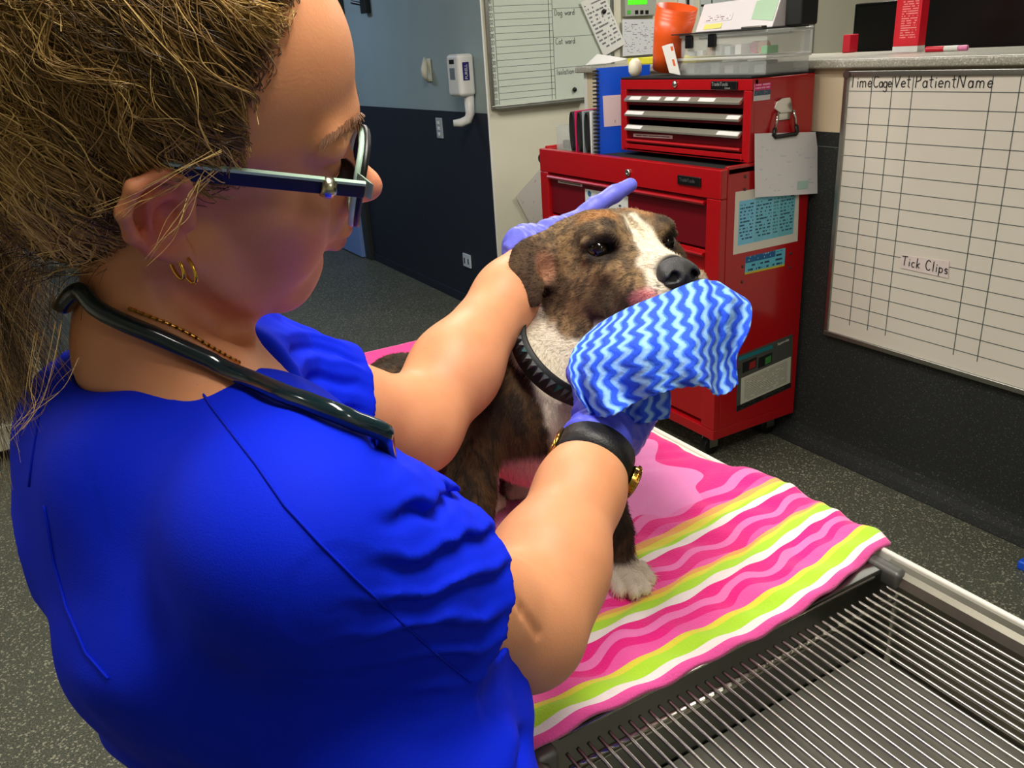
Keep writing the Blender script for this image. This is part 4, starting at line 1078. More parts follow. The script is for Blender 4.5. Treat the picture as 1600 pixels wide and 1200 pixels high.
def towel():
    nu, nv = 190, 150
    y0, x0, x1 = TYM - .013, TXA + .004, TXB + .004
    L_, W_ = 1.12, x1 - x0
    rng = np.random.RandomState(2)
    u = np.linspace(0, 1, nu + 1); v = np.linspace(0, 1, nv + 1)
    Uu, Vv = np.meshgrid(u, v, indexing='ij')
    X = x0 + W_ * Vv
    Y = y0 + L_ * Uu
    # soft wrinkles running with the stripes
    ph = .35 * np.sin(Vv * 5) + .5 * Vv
    near = np.exp(-Uu * 3.5)
    Z = TZ + .009 + .0030 * near * np.sin(Uu * 95 + 4 * ph) * (.5 + .5 * np.sin(Vv * 7 + 1)) + .004 * np.sin(Uu * 30 + Vv * 9) * np.sin(Vv * 13 + Uu * 6) * near
    Z += .0022 * np.sin(Vv * 55 + 6 * np.sin(Uu * 40)) * near
    Z = np.maximum(Z, TZ + .0025)
    # hem and right side roll over the table edge
    Y -= .010 * np.clip(1 - Uu * 25, 0, 1) ** 2
    Z -= .008 * np.clip(1 - Uu * 32, 0, 1) ** 2
    side_ = np.clip((Vv - .965) / .035, 0, 1)
    Z -= .004 * side_ ** 2
    # slanted right side: towel leaves the right edge further back, corner pulled in
    pull = np.clip(.30 - Uu, 0, .30) / .30
    bulge = .012 * np.sin(np.clip(Uu / .3, 0, 1) * 3.14)
    Y = Y + .030 * np.maximum(Vv - .65, -.2) * sstep_(.6, .2, Uu)
    Y = Y + .020 * sstep_(.65, 1.0, Vv) * sstep_(.30, .0, Uu)
    lip = .012 * sstep_(.26, .16, Uu) - .030 * sstep_(.20, .30, Uu)
    X = x0 + (W_ + lip) * Vv
    V3 = np.stack([X, Y, Z], -1).reshape(-1, 3)
    th = .006
    top = V3; bot = V3 - np.array([0, 0, th])
    W = nv + 1
    idx = np.arange((nu + 1) * W).reshape(nu + 1, W)
    q = np.stack([idx[:-1, :-1], idx[1:, :-1], idx[1:, 1:], idx[:-1, 1:]], -1).reshape(-1, 4)
    n0 = len(V3)
    faces = q.tolist() + (q[:, ::-1] + n0).tolist()
    for a, b_ in ((idx[0], None), (idx[-1], None), (idx[:, 0], None), (idx[:, -1], None)):
        for i in range(len(a) - 1):
            faces.append((int(a[i]), int(a[i + 1]), int(a[i + 1]) + n0, int(a[i]) + n0))
    mb = MB(); mb.v = np.concatenate([top, bot]).tolist(); mb.f = [tuple(f) for f in faces]
    o = mb.build('beach_towel', towel_mat(), smooth=True)
    lay = o.data.uv_layers.new(name='UVMap')
    uv = np.stack([L_ * Uu, W_ * Vv], -1).reshape(-1, 2)
    li = np.zeros(len(o.data.loops), int); o.data.loops.foreach_get('vertex_index', li)
    lay.data.foreach_set('uv', uv[li % n0].ravel())
    return tag(o, 'pink striped terry towel with yellow, green and white bands spread on the table', 'towel')


towel()

# ------------------------------------------------------------------ organic surfaces: smooth blends of rounded solids, meshed by surface nets
class Field:
    def __init__(self):
        self.ops = []

    def cap(self, a, b, ra, rb=None, k=0.02, mode='u', flat=None):
        """tapered capsule; flat = (direction, factor) squashes it along a direction"""
        a, b = np.asarray(a, float), np.asarray(b, float)
        rb = ra if rb is None else rb
        m = max(ra, rb)
        lo, hi = np.minimum(a, b) - m, np.maximum(a, b) + m
        ab = b - a; L2 = ab @ ab + 1e-12
        if flat is not None:
            nrm, fac = unit(flat[0]), flat[1]
        def f(P):
            t = np.clip((P - a) @ ab / L2, 0, 1)
            d = P - a - t[:, None] * ab
            if flat is not None:
                q = d @ nrm
                d = d + np.outer(q * (1 / fac - 1), nrm)
                return (np.sqrt((d * d).sum(1)) - (ra + (rb - ra) * t)) * (fac if fac < 1 else 1)
            return np.sqrt((d * d).sum(1)) - (ra + (rb - ra) * t)
        self.ops.append((mode, f, lo, hi, k))
        return self

    def chain(self, pts, rs, k=0.02, flat=None):
        for i in range(len(pts) - 1):
            self.cap(pts[i], pts[i + 1], rs[i], rs[i + 1], k, flat=flat)
        return self

    def ell(self, c, r, R=None, k=0.02, mode='u'):
        c, r = np.asarray(c, float), np.asarray(r, float)
        R = np.eye(3) if R is None else np.asarray(R, float)      # rows: local axes in world
        ext = np.sqrt(((R.T * r) ** 2).sum(1))
        def f(P):
            q = (P - c) @ R.T
            k0 = np.sqrt(((q / r) ** 2).sum(1)); k1 = np.sqrt(((q / (r * r)) ** 2).sum(1)) + 1e-9
            return k0 * (k0 - 1) / k1
        self.ops.append((mode, f, c - ext, c + ext, k))
        return self

    def fn(self, f, lo, hi, k=0.004, mode='i'):
        """free solid given by a distance function; 'i' keeps what lies inside it, 's' removes it, 'd' adds it to the distance"""
        self.ops.append((mode, f, np.asarray(lo, float), np.asarray(hi, float), k))
        return self

    def __call__(self, P, pad=0.034):
        d = np.full(len(P), 1.0)
        x, y, z = np.ascontiguousarray(P[:, 0]), np.ascontiguousarray(P[:, 1]), np.ascontiguousarray(P[:, 2])
        b0, b1 = P.min(0), P.max(0)
        for mode, f, lo, hi, k in self.ops:
            w = max(pad, k)
            l, h_ = lo - w, hi + w
            if (b0 > h_).any() or (b1 < l).any(): continue
            mk = (x > l[0]) & (x < h_[0]) & (y > l[1]) & (y < h_[1]) & (z > l[2]) & (z < h_[2])
            if mode == 'd': mk &= np.abs(d) < .05
            mk = np.nonzero(mk)[0]
            if not len(mk): continue
            Q = P[mk]; e = f(Q); a = d[mk]
            if mode == 'u':
                h = np.maximum(k - np.abs(a - e), 0) / k
                d[mk] = np.minimum(a, e) - h * h * k * 0.25
            elif mode == 's':
                e = -e
                h = np.maximum(k - np.abs(a - e), 0) / k
                d[mk] = np.maximum(a, e) + h * h * k * 0.25
            elif mode == 'i':
                h = np.maximum(k - np.abs(a - e), 0) / k
                d[mk] = np.maximum(a, e) + h * h * k * 0.25
            else:
                d[mk] = a + e
        return d

    def bounds(self):
        us = [o for o in self.ops if o[0] == 'u']
        return np.min([o[2] for o in us], 0) - .01, np.max([o[3] for o in us], 0) + .01


def surface_nets(field, h, lo=None, hi=None):
    """block-sparse naive surface nets; returns vertices and quads"""
    l0, h0 = field.bounds()
    lo = l0 if lo is None else np.asarray(lo, float)
    hi = h0 if hi is None else np.asarray(hi, float)
    B = 8
    nb = np.ceil((hi - lo) / (h * B)).astype(int) + 1
    bi = np.stack(np.meshgrid(*[np.arange(n) for n in nb], indexing='ij'), -1).reshape(-1, 3)
    cen = lo + (bi + .5) * B * h
    dc = field(cen)
    keep = np.abs(dc) < B * h * 1.25
    bi = bi[keep]
    g = np.stack(np.meshgrid(*[np.arange(B + 1)] * 3, indexing='ij'), -1)
    res = []
    S = np.empty((len(bi), B + 1, B + 1, B + 1), np.float32)
    step = 24
    for s in range(0, len(bi), step):
        P = lo + (bi[s:s + step, None, None, None, :] * B + g) * h
        S[s:s + step] = field(P.reshape(-1, 3)).reshape(P.shape[:-1])
    N = nb * B + 2
    gid = lambda c: (c[..., 0].astype(np.int64) * N[1] + c[..., 1]) * N[2] + c[..., 2]
    neg = S < 0
    corners = [(i, j, k) for i in (0, 1) for j in (0, 1) for k in (0, 1)]
    cnt = sum(neg[:, i:i + B, j:j + B, k:k + B].astype(np.int8) for i, j, k in corners)
    act = np.nonzero((cnt > 0) & (cnt < 8))
    b, ci, cj, ck = act
    cell = bi[b] * B + np.stack([ci, cj, ck], 1)
    vals = {c: S[b, ci + c[0], cj + c[1], ck + c[2]].astype(float) for c in corners}
    acc = np.zeros((len(b), 3)); n = np.zeros(len(b))
    for c in corners:
        for ax in range(3):
            if c[ax]: continue
            e = list(c); e[ax] = 1; e = tuple(e)
            v0, v1 = vals[c], vals[e]
            x = (v0 < 0) != (v1 < 0)
            t = np.where(x, v0 / np.where(x, v0 - v1, 1), 0)
            p = np.tile(np.array(c, float), (len(b), 1)); p[:, ax] = t
            acc += np.where(x[:, None], p, 0); n += x
    V = lo + (cell + acc / n[:, None]) * h
    ids = gid(cell); order = np.argsort(ids); sid = ids[order]
    quads = []
    for ax in range(3):
        sl0 = [slice(0, B)] * 3
        sl1 = [slice(0, B)] * 3; sl1[ax] = slice(1, B + 1)
        a = neg[(slice(None), *sl0)]; c = neg[(slice(None), *sl1)]
        bb, i, j, k = np.nonzero(a != c)
        base = bi[bb] * B + np.stack([i, j, k], 1)
        u, w = (ax + 1) % 3, (ax + 2) % 3
        eu = np.zeros(3, int); eu[u] = 1; ew = np.zeros(3, int); ew[w] = 1
        q = np.stack([base, base - eu, base - eu - ew, base - ew], 1)
        flip = ~a[bb, i, j, k]
        gq = gid(q)
        pos = np.clip(np.searchsorted(sid, gq), 0, len(sid) - 1)
        ok = (sid[pos] == gq).all(1)
        vq = order[pos]
        vq[flip] = vq[flip][:, ::-1]
        quads.append(vq[ok])
    Q = np.concatenate(quads)
    # settle vertices onto the surface
    e = h * .5
    o_ = np.lexsort((V[:, 2], np.floor(V[:, 1] / .04), np.floor(V[:, 0] / .04)))     # neighbours together: fewer solids per chunk
    G = np.empty_like(V)
    for c in np.array_split(o_, max(1, len(o_) // 3000)):
        W = V[c]
        d = field(W)
        g_ = np.stack([field(W + np.eye(3)[a] * e) - d for a in range(3)], 1)
        gn = np.linalg.norm(g_, axis=1, keepdims=True) + 1e-9
        mv = np.clip(d / (gn[:, 0] / e + 1e-6), -h * .7, h * .7)
        V[c] = W - g_ / gn * mv[:, None]
        G[c] = g_ / gn
    return V, Q, G


def mesh_from(name, V, Q, material, parent=None, col=None, smooth=True, keep=None):
    me = bpy.data.meshes.new(name)
    me.vertices.add(len(V)); me.vertices.foreach_set('co', np.ascontiguousarray(V, np.float32).ravel())
    me.loops.add(Q.size); me.loops.foreach_set('vertex_index', Q.astype(np.int32).ravel())
    me.polygons.add(len(Q))
    me.polygons.foreach_set('loop_start', np.arange(0, Q.size, 4, dtype=np.int32))
    me.polygons.foreach_set('use_smooth', np.ones(len(Q), bool))
    me.update(calc_edges=True); me.validate()
    if col is not None:
        at_ = me.color_attributes.new('col', 'FLOAT_COLOR', 'POINT')
        c4 = np.ones((len(V), 4), np.float32); c4[:, :3] = col
        at_.data.foreach_set('color', c4.ravel())
    me.materials.append(material)
    o = bpy.data.objects.new(name, me)
    scene.collection.objects.link(o)
    if parent is not None:
        o.parent = parent
        o.matrix_parent_inverse = Matrix.Translation(-world_loc(parent))
    return o


def _hash(i, j, k, seed):
    n = (i * 374761393 + j * 668265263 + k * 2147483647 + seed * 1274126177) & 0xffffffff
    n = ((n ^ (n >> 13)) * 1274126177) & 0xffffffff
    return ((n ^ (n >> 16)) & 0xffff) / 65535.0


def vnoise(P, scale=1.0, seed=0):
    Q = np.asarray(P, float) * scale
    I = np.floor(Q).astype(np.int64); f = Q - I; f = f * f * (3 - 2 * f)
    r = 0
    for a in (0, 1):
        for b in (0, 1):
            for c in (0, 1):
                w = (f[:, 0] if a else 1 - f[:, 0]) * (f[:, 1] if b else 1 - f[:, 1]) * (f[:, 2] if c else 1 - f[:, 2])
                r = r + w * _hash(I[:, 0] + a, I[:, 1] + b, I[:, 2] + c, seed)
    return r


def fbm(P, scale, seed=0, n=3):
    return sum(vnoise(P, scale * 2 ** i, seed + i) / 2 ** (i + 1) for i in range(n)) / (1 - .5 ** n)


def sstep(a, b, x):
    t = np.clip((x - a) / (b - a), 0, 1)
    return t * t * (3 - 2 * t)


def lerp(a, b, t):
    return a + (b - a) * t[:, None]


def rgb(r, g, b):
    return np.array(srgb(r, g, b)[:3])


def strands(name, roots, dirs, bend, length, radius, cols, material, parent=None, npts=4, kind=None):
    """hair curves: root points, start directions, a bending vector and per-strand colour"""
    n = len(roots)
    cu = bpy.data.hair_curves.new(name)
    cu.add_curves([npts] * n)
    t = np.linspace(0, 1, npts)
    L = np.broadcast_to(np.asarray(length, float), (n,))
    P = roots[:, None, :] + (dirs[:, None, :] * t[None, :, None] + bend[:, None, :] * (t ** 2)[None, :, None]) * L[:, None, None]
    cu.attributes['position'].data.foreach_set('vector', np.ascontiguousarray(P, np.float32).ravel())
    ra = cu.attributes.new('radius', 'FLOAT', 'POINT')
    ra.data.foreach_set('value', np.tile((radius * (1 - .75 * t)).astype(np.float32), n))
    ca = cu.attributes.new('col', 'FLOAT_COLOR', 'CURVE')
    c4 = np.ones((n, 4), np.float32); c4[:, :3] = cols
    ca.data.foreach_set('color', c4.ravel())
    cu.materials.append(material)
    o = bpy.data.objects.new(name, cu)
    scene.collection.objects.link(o)
    if parent is not None:
        o.parent = parent
        o.matrix_parent_inverse = Matrix.Translation(-world_loc(parent))
    if kind: o['kind'] = kind
    return o


def poly_strands(name, lines, radius, cols, material, parent=None, kind=None, taper=.8):
    """hair curves from explicit polylines of equal length (n, m, 3)"""
    lines = np.asarray(lines)
    n, m = lines.shape[:2]
    cu = bpy.data.hair_curves.new(name)
    cu.add_curves([m] * n)
    cu.attributes['position'].data.foreach_set('vector', np.ascontiguousarray(lines, np.float32).ravel())
    t = np.linspace(0, 1, m)
    rad = np.broadcast_to(np.asarray(radius, float), (n,))[:, None] * (1 - taper * t ** 2)[None, :]
    ra = cu.attributes.new('radius', 'FLOAT', 'POINT'); ra.data.foreach_set('value', rad.astype(np.float32).ravel())
    ca = cu.attributes.new('col', 'FLOAT_COLOR', 'CURVE')
    c4 = np.ones((n, 4), np.float32); c4[:, :3] = cols
    ca.data.foreach_set('color', c4.ravel())
    cu.materials.append(material)
    o = bpy.data.objects.new(name, cu)
    scene.collection.objects.link(o)
    if parent is not None:
        o.parent = parent
        o.matrix_parent_inverse = Matrix.Translation(-world_loc(parent))
    if kind: o['kind'] = kind
    return o


def mesh_sampler(V, Q, n, seed=0):
    """area-weighted random points on the quads with interpolated position and vertex indices"""
    rng = np.random.RandomState(seed)
    a, b, c, d = (V[Q[:, i]] for i in range(4))
    ar = np.linalg.norm(np.cross(c - a, d - b), axis=1)
    i = np.searchsorted(np.cumsum(ar) / ar.sum(), rng.rand(n))
    u, v = rng.rand(n, 1), rng.rand(n, 1)
    P = (a[i] * (1 - u) + b[i] * u) * (1 - v) + (d[i] * (1 - u) + c[i] * u) * v
    return P, Q[i, 0]


def hair_mat(name, rough=.45, spec=.4):
    m, N, L, b = new_mat(name)
    a = N.new('ShaderNodeAttribute'); a.attribute_name = 'col'
    L.new(a.outputs['Color'], b.inputs['Base Color'])
    b.inputs['Roughness'].default_value = rough
    b.inputs['Specular IOR Level'].default_value = spec
    return m

# ------------------------------------------------------------------ the dog
def build_dog():
    E = at(993, 384, .955)
    fc = unit(CAM_R @ np.array([.42, -.12, .90]))
    lc = CAM_R @ np.array([.872, .162, -.46]); lc = unit(lc - fc * (lc @ fc))
    uc = np.cross(fc, lc)
    HR = np.stack([fc, lc, uc])
    def H(f, l, u): return E + fc * f + lc * l + uc * u
    lb = unit((.89, -.46, 0)); fb = unit((-.46, -.89, 0))
    F = Field()
    # torso, sitting
    F.cap((.470, .870, 1.065), (.452, 1.00, 1.010), .074, .088, .03)
    F.cap((.452, 1.00, 1.010), (.44, 1.17, .985), .088, .078, .03)
    F.ell((.478, .822, 1.058), (.066, .055, .080), np.stack([lb, fb, (0, 0, 1.)]), .03)
    # neck leans forward to the head
    F.cap(H(-.085, 0, -.045), (.482, .848, 1.10), .060, .070, .03)
    F.cap(H(-.045, 0, -.080), (.490, .815, 1.09), .044, .056, .03)
    # head
    F.ell(H(-.070, 0, -.006), (.078, .066, .054), HR, .02)
    F.ell(H(-.030, 0, -.004), (.045, .058, .044), HR, .02)
    for s in (-1, 1):
        F.ell(H(-.060, s * .044, -.044), (.054, .033, .046), HR, .02)       # cheek muscle
        F.ell(H(-.012, s * .038, .018), (.026, .020, .014), HR, .014)        # brow
        F.ell(H(.002, s * .038, -.026), (.030, .017, .017), HR, .014)        # below the eye
    F.cap(H(-.02, 0, -.040), H(.050, 0, -.050), .044, .034, .02)
    F.cap(H(-.015, 0, -.010), H(.066, 0, -.034), .024, .020, .018)
    for s in (-1, 1):
        F.ell(H(.046, s * .026, -.060), (.036, .021, .023), HR, .012)        # flews
        F.ell(H(.010, s * .038, -.066), (.036, .016, .026), HR, .014)
        F.ell(H(.066, s * .017, -.050), (.018, .016, .016), HR, .01)
        F.ell(H(.050, s * .036, -.047), (.026, .017, .019), HR, .01)
    F.cap(H(-.05, 0, -.088), H(.035, 0, -.094), .036, .022, .016)           # lower jaw
    F.cap(H(.062, -.014, -.076), H(-.015, -.056, -.080), .004, .006, .006, 's')  # mouth line
    F.cap(H(.062, .014, -.076), H(-.015, .056, -.080), .004, .006, .006, 's')
    F.cap(H(.015, 0, .010), H(-.075, 0, .060), .003, .006, .02, 's')         # forehead furrow
    for s in (-1, 1):
        F.ell(H(.006, s * .0455, .0), (.0165, .0145, .0125), HR, .006, 's')     # eye socket
        F.cap(H(.007, s * .033, .0125), H(-.010, s * .062, .009), .0050, .0045, .007)   # upper lid
        F.cap(H(.007, s * .034, -.0115), H(-.012, s * .060, -.008), .0045, .0042, .007)  # lower lid
    # ears
    for s in (-1, 1):
        root = H(-.082, s * .050, .012); mid = H(-.084, s * .092, -.006); low = H(-.075, s * .108, -.028); tip = H(-.062, s * .106, -.052)
        nrm = fc * .85 + lc * s * .35 + uc * .35
        F.cap(root, mid, .023, .021, .014, flat=(nrm, .62))
        F.cap(mid, low, .021, .018, .012, flat=(nrm, .45))
        F.cap(low, tip, .018, .008, .012, flat=(fc * .85 + lc * s * .5, .45))
        F.ell(H(-.058, s * .084, -.018), (.012, .011, .015), HR, .008, 's')
        F.cap(H(-.074, s * .068, -.020), H(-.066, s * .078, -.036), .009, .006, .008)
    # front legs (right one stands nearer the nurse)
    F.ell((.402, .872, 1.070), (.034, .050, .085), np.stack([lb, fb, (0, 0, 1.)]), .03)
    F.chain([(.402, .838, 1.07), (.378, .812, 1.005), (.356, .768, .955), (.352, .751, .926)], [.036, .028, .0215, .020], .016)
    F.ell((.548, .815, 1.055), (.034, .050, .075), np.stack([lb, fb, (0, 0, 1.)]), .03)
    F.chain([(.540, .785, 1.055), (.512, .728, 1.02), (.502, .690, .965), (.498, .676, .934)], [.034, .024, .0195, .0195], .014)
    for c in ((.349, .731, .922), (.496, .655, .923)):
        c = np.array(c)
        pd = unit((-.10, -.98, 0)) if c[0] > .4 else unit((-.35, -.93, 0)); pl = np.array([-pd[1], pd[0], 0])
        F.ell(c - pd * .006, (.019, .027, .0165), np.stack([pl, pd, (0, 0, 1.)]), .01)
        for i, (q, w) in enumerate(((-1.5, .008), (-.5, .019), (.5, .019), (1.5, .008))):
            t = c + pl * q * .0132 + pd * (w + .004)
            F.cap(t - pd * .016 + np.array([0, 0, .004]), t + np.array([0, 0, -.004]), .0074, .0084, .0016)
        F.cap(c - pd * .022 - pl * .019 + np.array([0, 0, .018]), c - pd * .016 - pl * .022 + np.array([0, 0, .010]), .006, .0055, .004)  # dew claw pad
    # hind legs
    for s, hip, knee, hock, toe in ((-1, (.375, 1.10, 1.0), (.365, .985, .985), (.40, 1.03, .925), (.440, .905, .923)), (1, (.52, 1.07, 1.0), (.575, .965, .985), (.55, 1.02, .925), (.507, .915, .923))):
        F.cap(hip, knee, .075, .052, .03)
        F.cap(knee, hock, .045, .028, .02)
        F.cap(hock, toe, .022, .020, .015)
        d = unit(np.array(toe) - np.array(hock)); pl = unit(np.cross((0, 0, 1), d))
        for q in (-1.5, -.5, .5, 1.5):
            t = np.array(toe) + pl * q * .0115 + d * .012
            F.cap(t - d * .014, t + np.array([0, 0, -.004]), .0085, .009, .004)
    F.chain([(.44, 1.22, .955), (.40, 1.30, .93), (.36, 1.36, .925)], [.026, .016, .009], .02)
    V, Q, G = surface_nets(F, .0028)
    V, Q = V, Q

    # ---- coat: computed once, used by skin and fur
    def coat(P):
        h = (P - E) @ HR.T
        f, l, u = h[:, 0], h[:, 1], h[:, 2]
        head = sstep(.02, -.02, np.linalg.norm((h - np.array([-.03, 0, -.02])) / np.array([.14, .15, .12]), axis=1) * .1 - .1)
        w1 = fbm(P, 45, 3)
        warp = P + (np.stack([fbm(P, 30, 11), fbm(P, 30, 17), fbm(P, 30, 23)], 1) - .5) * .03
        st = vnoise(warp * np.array([1, 1, .40]), 95, 5) * .55 + vnoise(warp * np.array([1, 1, .5]), 260, 6) * .45
        dark = rgb(50, 38, 28)
        body = lerp(np.tile(rgb(92, 66, 40), (len(P), 1)), dark, sstep(.30, .66, st))
        body = lerp(body, dark, .45 * sstep(.35, .7, w1))
        hd = lerp(np.tile(rgb(140, 112, 78), (len(P), 1)), rgb(80, 65, 49), sstep(.34, .64, st) * .9)
        hd = lerp(hd, rgb(122, 104, 82), sstep(.035, .0, np.abs(l)) * sstep(.12, .02, np.abs(u - .03)) * .6)      # greyer forehead
        for s in (-1, 1):
            q = np.linalg.norm((h - np.array([-.030, s * .030, .040])) / np.array([.040, .020, .018]), axis=1)
            hd = lerp(hd, rgb(170, 116, 62), sstep(1.3, .5, q) * .7)                                             # tan brow
            q = np.linalg.norm((h - np.array([.0, s * .046, .0])) / np.array([.040, .024, .020]), axis=1)
            hd = lerp(hd, rgb(34, 27, 23), sstep(1.25, .6, q) * .92)                                              # dark eye surround
            q = np.linalg.norm((h - np.array([.0, s * .036, .028])) / np.array([.02, .012, .016]), axis=1)
            hd = lerp(hd, rgb(34, 27, 23), sstep(1.2, .4, q) * .8)
            q = np.linalg.norm((h - np.array([.02, s * .050, -.060])) / np.array([.045, .03, .028]), axis=1)
            hd = lerp(hd, rgb(74, 64, 52), sstep(1.2, .5, q) * .75)
            q = np.linalg.norm((h - np.array([-.078, s * .10, -.03])) / np.array([.05, .034, .06]), axis=1)
            hd = lerp(hd, rgb(60, 42, 28), sstep(1.1, .7, q) * .85)                                               # dark ears
            q = np.linalg.norm((h - np.array([-.066, s * .084, -.016])) / np.array([.016, .016, .024]), axis=1)
            hd = lerp(hd, rgb(160, 112, 84), sstep(1.1, .4, q) * .9)                                              # inside of the ear
        c = lerp(body, hd, head)
        # white: blaze, muzzle, throat, bib, toes
        j = (w1 - .5) * .02
        wid = np.interp(f, [-.05, -.02, .0, .03, .06, .10], [0, .004, .009, .020, .032, .05])
        bl = sstep(.004, -.003, np.abs(l - .002) - wid + j) * (u > -.085) * (f > -.045)
        far = sstep(.012, .02, l) * sstep(.035, .06, f)
        white = rgb(226, 214, 192)
        wt = bl * head * (1 - .75 * far)
        lat = (P - np.array([.49, .83, 0])) @ lb; fr = (P - np.array([.49, .83, 0])) @ fb
        lowj = head * sstep(-.078, -.088, u + j * .5) * (f > -.02)
        jaw = np.interp(f, [-.13, -.09, -.065, -.03, 0], [-.030, -.046, -.080, -.100, -.100])
        neckw = sstep(.006, -.004, u - jaw + j) * (P[:, 2] > 1.10)
        zb = np.interp(P[:, 2], [.9, 1.0, 1.08, 1.14, 1.20, 1.26], [.02, .02, .012, -.005, -.06, -.10])
        bib = sstep(.010, -.002, zb - lat - 0.0 + j) * sstep(.12, .085, lat + j) * sstep(-.06, -.03, fr - .02 * (P[:, 2] > 1.12) + j) * np.maximum(neckw, P[:, 2] < 1.12) * (P[:, 2] > .995) * np.where(P[:, 2] < 1.065, fr < .085, True)
        toes = sstep(.944, .936, P[:, 2] + j * .4)
        wt = np.maximum.reduce([wt, lowj, bib, toes])
        c = lerp(c, white, wt)
        # freckles on the white muzzle and pink lip
        sp = sstep(.60, .68, vnoise(P, 260, 31)) * bl * sstep(-.030, -.045, u) * .75
        c = lerp(c, rgb(60, 52, 46), sp)
        q = np.linalg.norm((h - np.array([.064, -.034, -.054])) / np.array([.020, .018, .015]), axis=1)
        c = lerp(c, rgb(226, 140, 140), sstep(1.15, .75, q))
        # bare pink belly between the legs
        q = np.linalg.norm((P - at(838, 735, 1.05)) / np.array([.06, .075, .042]), axis=1)
        c = lerp(c, rgb(222, 158, 154), sstep(1.2, .8, q + j * 4))
        c = lerp(c, rgb(24, 22, 21), sstep(.028, .023, np.linalg.norm(P - H(.070, 0, -.036), axis=1)))
        return c
    col = coat(V)
    m_skin = attr_mat('brindle_coat', rough=.75, spec=.25, bump=.5, bscale=420)
    dog = mesh_from('dog', V, Q, m_skin, col=col)
    tag(dog, 'brindle and white dog sitting on the pink towel, facing the blue cloth', 'dog')
    # eyes and nose
    for s in (-1, 1):
        c = H(-.0075, s * .0455, .0005)
        eye = MB()
        n = 20
        eye.lathe([(.0125 * math.sin(a), .0125 * math.cos(a)) for a in np.linspace(.02, math.pi - .02, n)], tuple(c), 'Z', 24)
        m_eye = mat('dog_eye', srgb(16, 10, 8), .10, spec=.5)
        eye.build('eye', m_eye, dog, smooth=True)
    NF = Field()
    NF.ell(H(.076, 0, -.034), (.016, .0235, .0165), HR, .006)
    NF.ell(H(.071, 0, -.025), (.014, .019, .010), HR, .008)
    NF.cap(H(.084, 0, -.036), H(.077, 0, -.060), .009, .007, .008)
    for s in (-1, 1):
        NF.ell(H(.080, s * .0145, -.035), (.012, .0105, .0115), HR, .006)
        NF.cap(H(.095, s * .0115, -.034), H(.075, s * .015, -.034), .0052, .0045, .004, 's')
        NF.cap(H(.091, s * .0175, -.037), H(.081, s * .027, -.040), .0022, .002, .004, 's')
    NF.cap(H(.095, 0, -.036), H(.083, 0, -.064), .0012, .0014, .003, 's')
    v, q, _ = surface_nets(NF, .0012)
    mesh_from('nose', v, q, mat('wet_nose', srgb(30, 30, 31), .38, spec=.6, bump=.5, bscale=900), dog)
    # short fur
    rng = np.random.RandomState(7)
    P, vi = mesh_sampler(V, Q, 95000, 1)
    Nn = G[vi]
    h = (P - E) @ HR.T
    head = np.linalg.norm((h - np.array([-.03, 0, -.02])) / np.array([.14, .15, .12]), axis=1) < 1.0
    near_nose = np.linalg.norm((P - H(.075, 0, -.034)) / .024, axis=1) < 1
    near_eye = np.minimum(np.linalg.norm(P - H(-.004, -.0455, 0), axis=1), np.linalg.norm(P - H(-.004, .0455, 0), axis=1)) < .0135
    back = np.where(head[:, None], -fc * 1.0 + (-uc) * .25 + np.sign(h[:, 1:2]) * lc * .35, np.array([0, .25, -1.0]))
    tang = back - Nn * (back * Nn).sum(1, keepdims=True)
    tang /= np.linalg.norm(tang, axis=1, keepdims=True) + 1e-9
    jit = rng.randn(len(P), 3) * .16
    D = tang * .9 + Nn * .38 + jit
    Ln = np.where(head, .0048, .0075) * (.7 + .6 * rng.rand(len(P)))
    bend = -Nn * .22
    c = coat(P) * (.72 + .6 * rng.rand(len(P), 1))
    ok = ~(near_nose | near_eye)
    strands('fur', P[ok], D[ok], bend[ok], Ln[ok], .00022, c[ok], hair_mat('dog_fur', .55, .25), dog, 3, 'stuff')
    # whiskers
    wl, wc = [], []
    for s in (-1, 1):
        for i in range(9):
            p0 = H(.045 + .012 * (i % 3), s * (.044 - .004 * (i % 3)), -.048 - .008 * (i // 3))
            d = unit(lc * s * 1.0 + fc * (.1 - .3 * rng.rand()) - uc * (.2 + .5 * rng.rand()))
            wl.append([p0 + d * .03 * t + np.array([0, 0, -.012]) * t * t for t in np.linspace(0, 1, 6)]); wc.append(rgb(40, 36, 32))
    poly_strands('whiskers', np.array(wl), .00022, np.array(wc), bpy.data.materials['dog_fur'], dog, 'stuff')
    return dog, F, H, (fc, lc, uc), E


DOG, DOGF, DH, DAX, DE = build_dog()

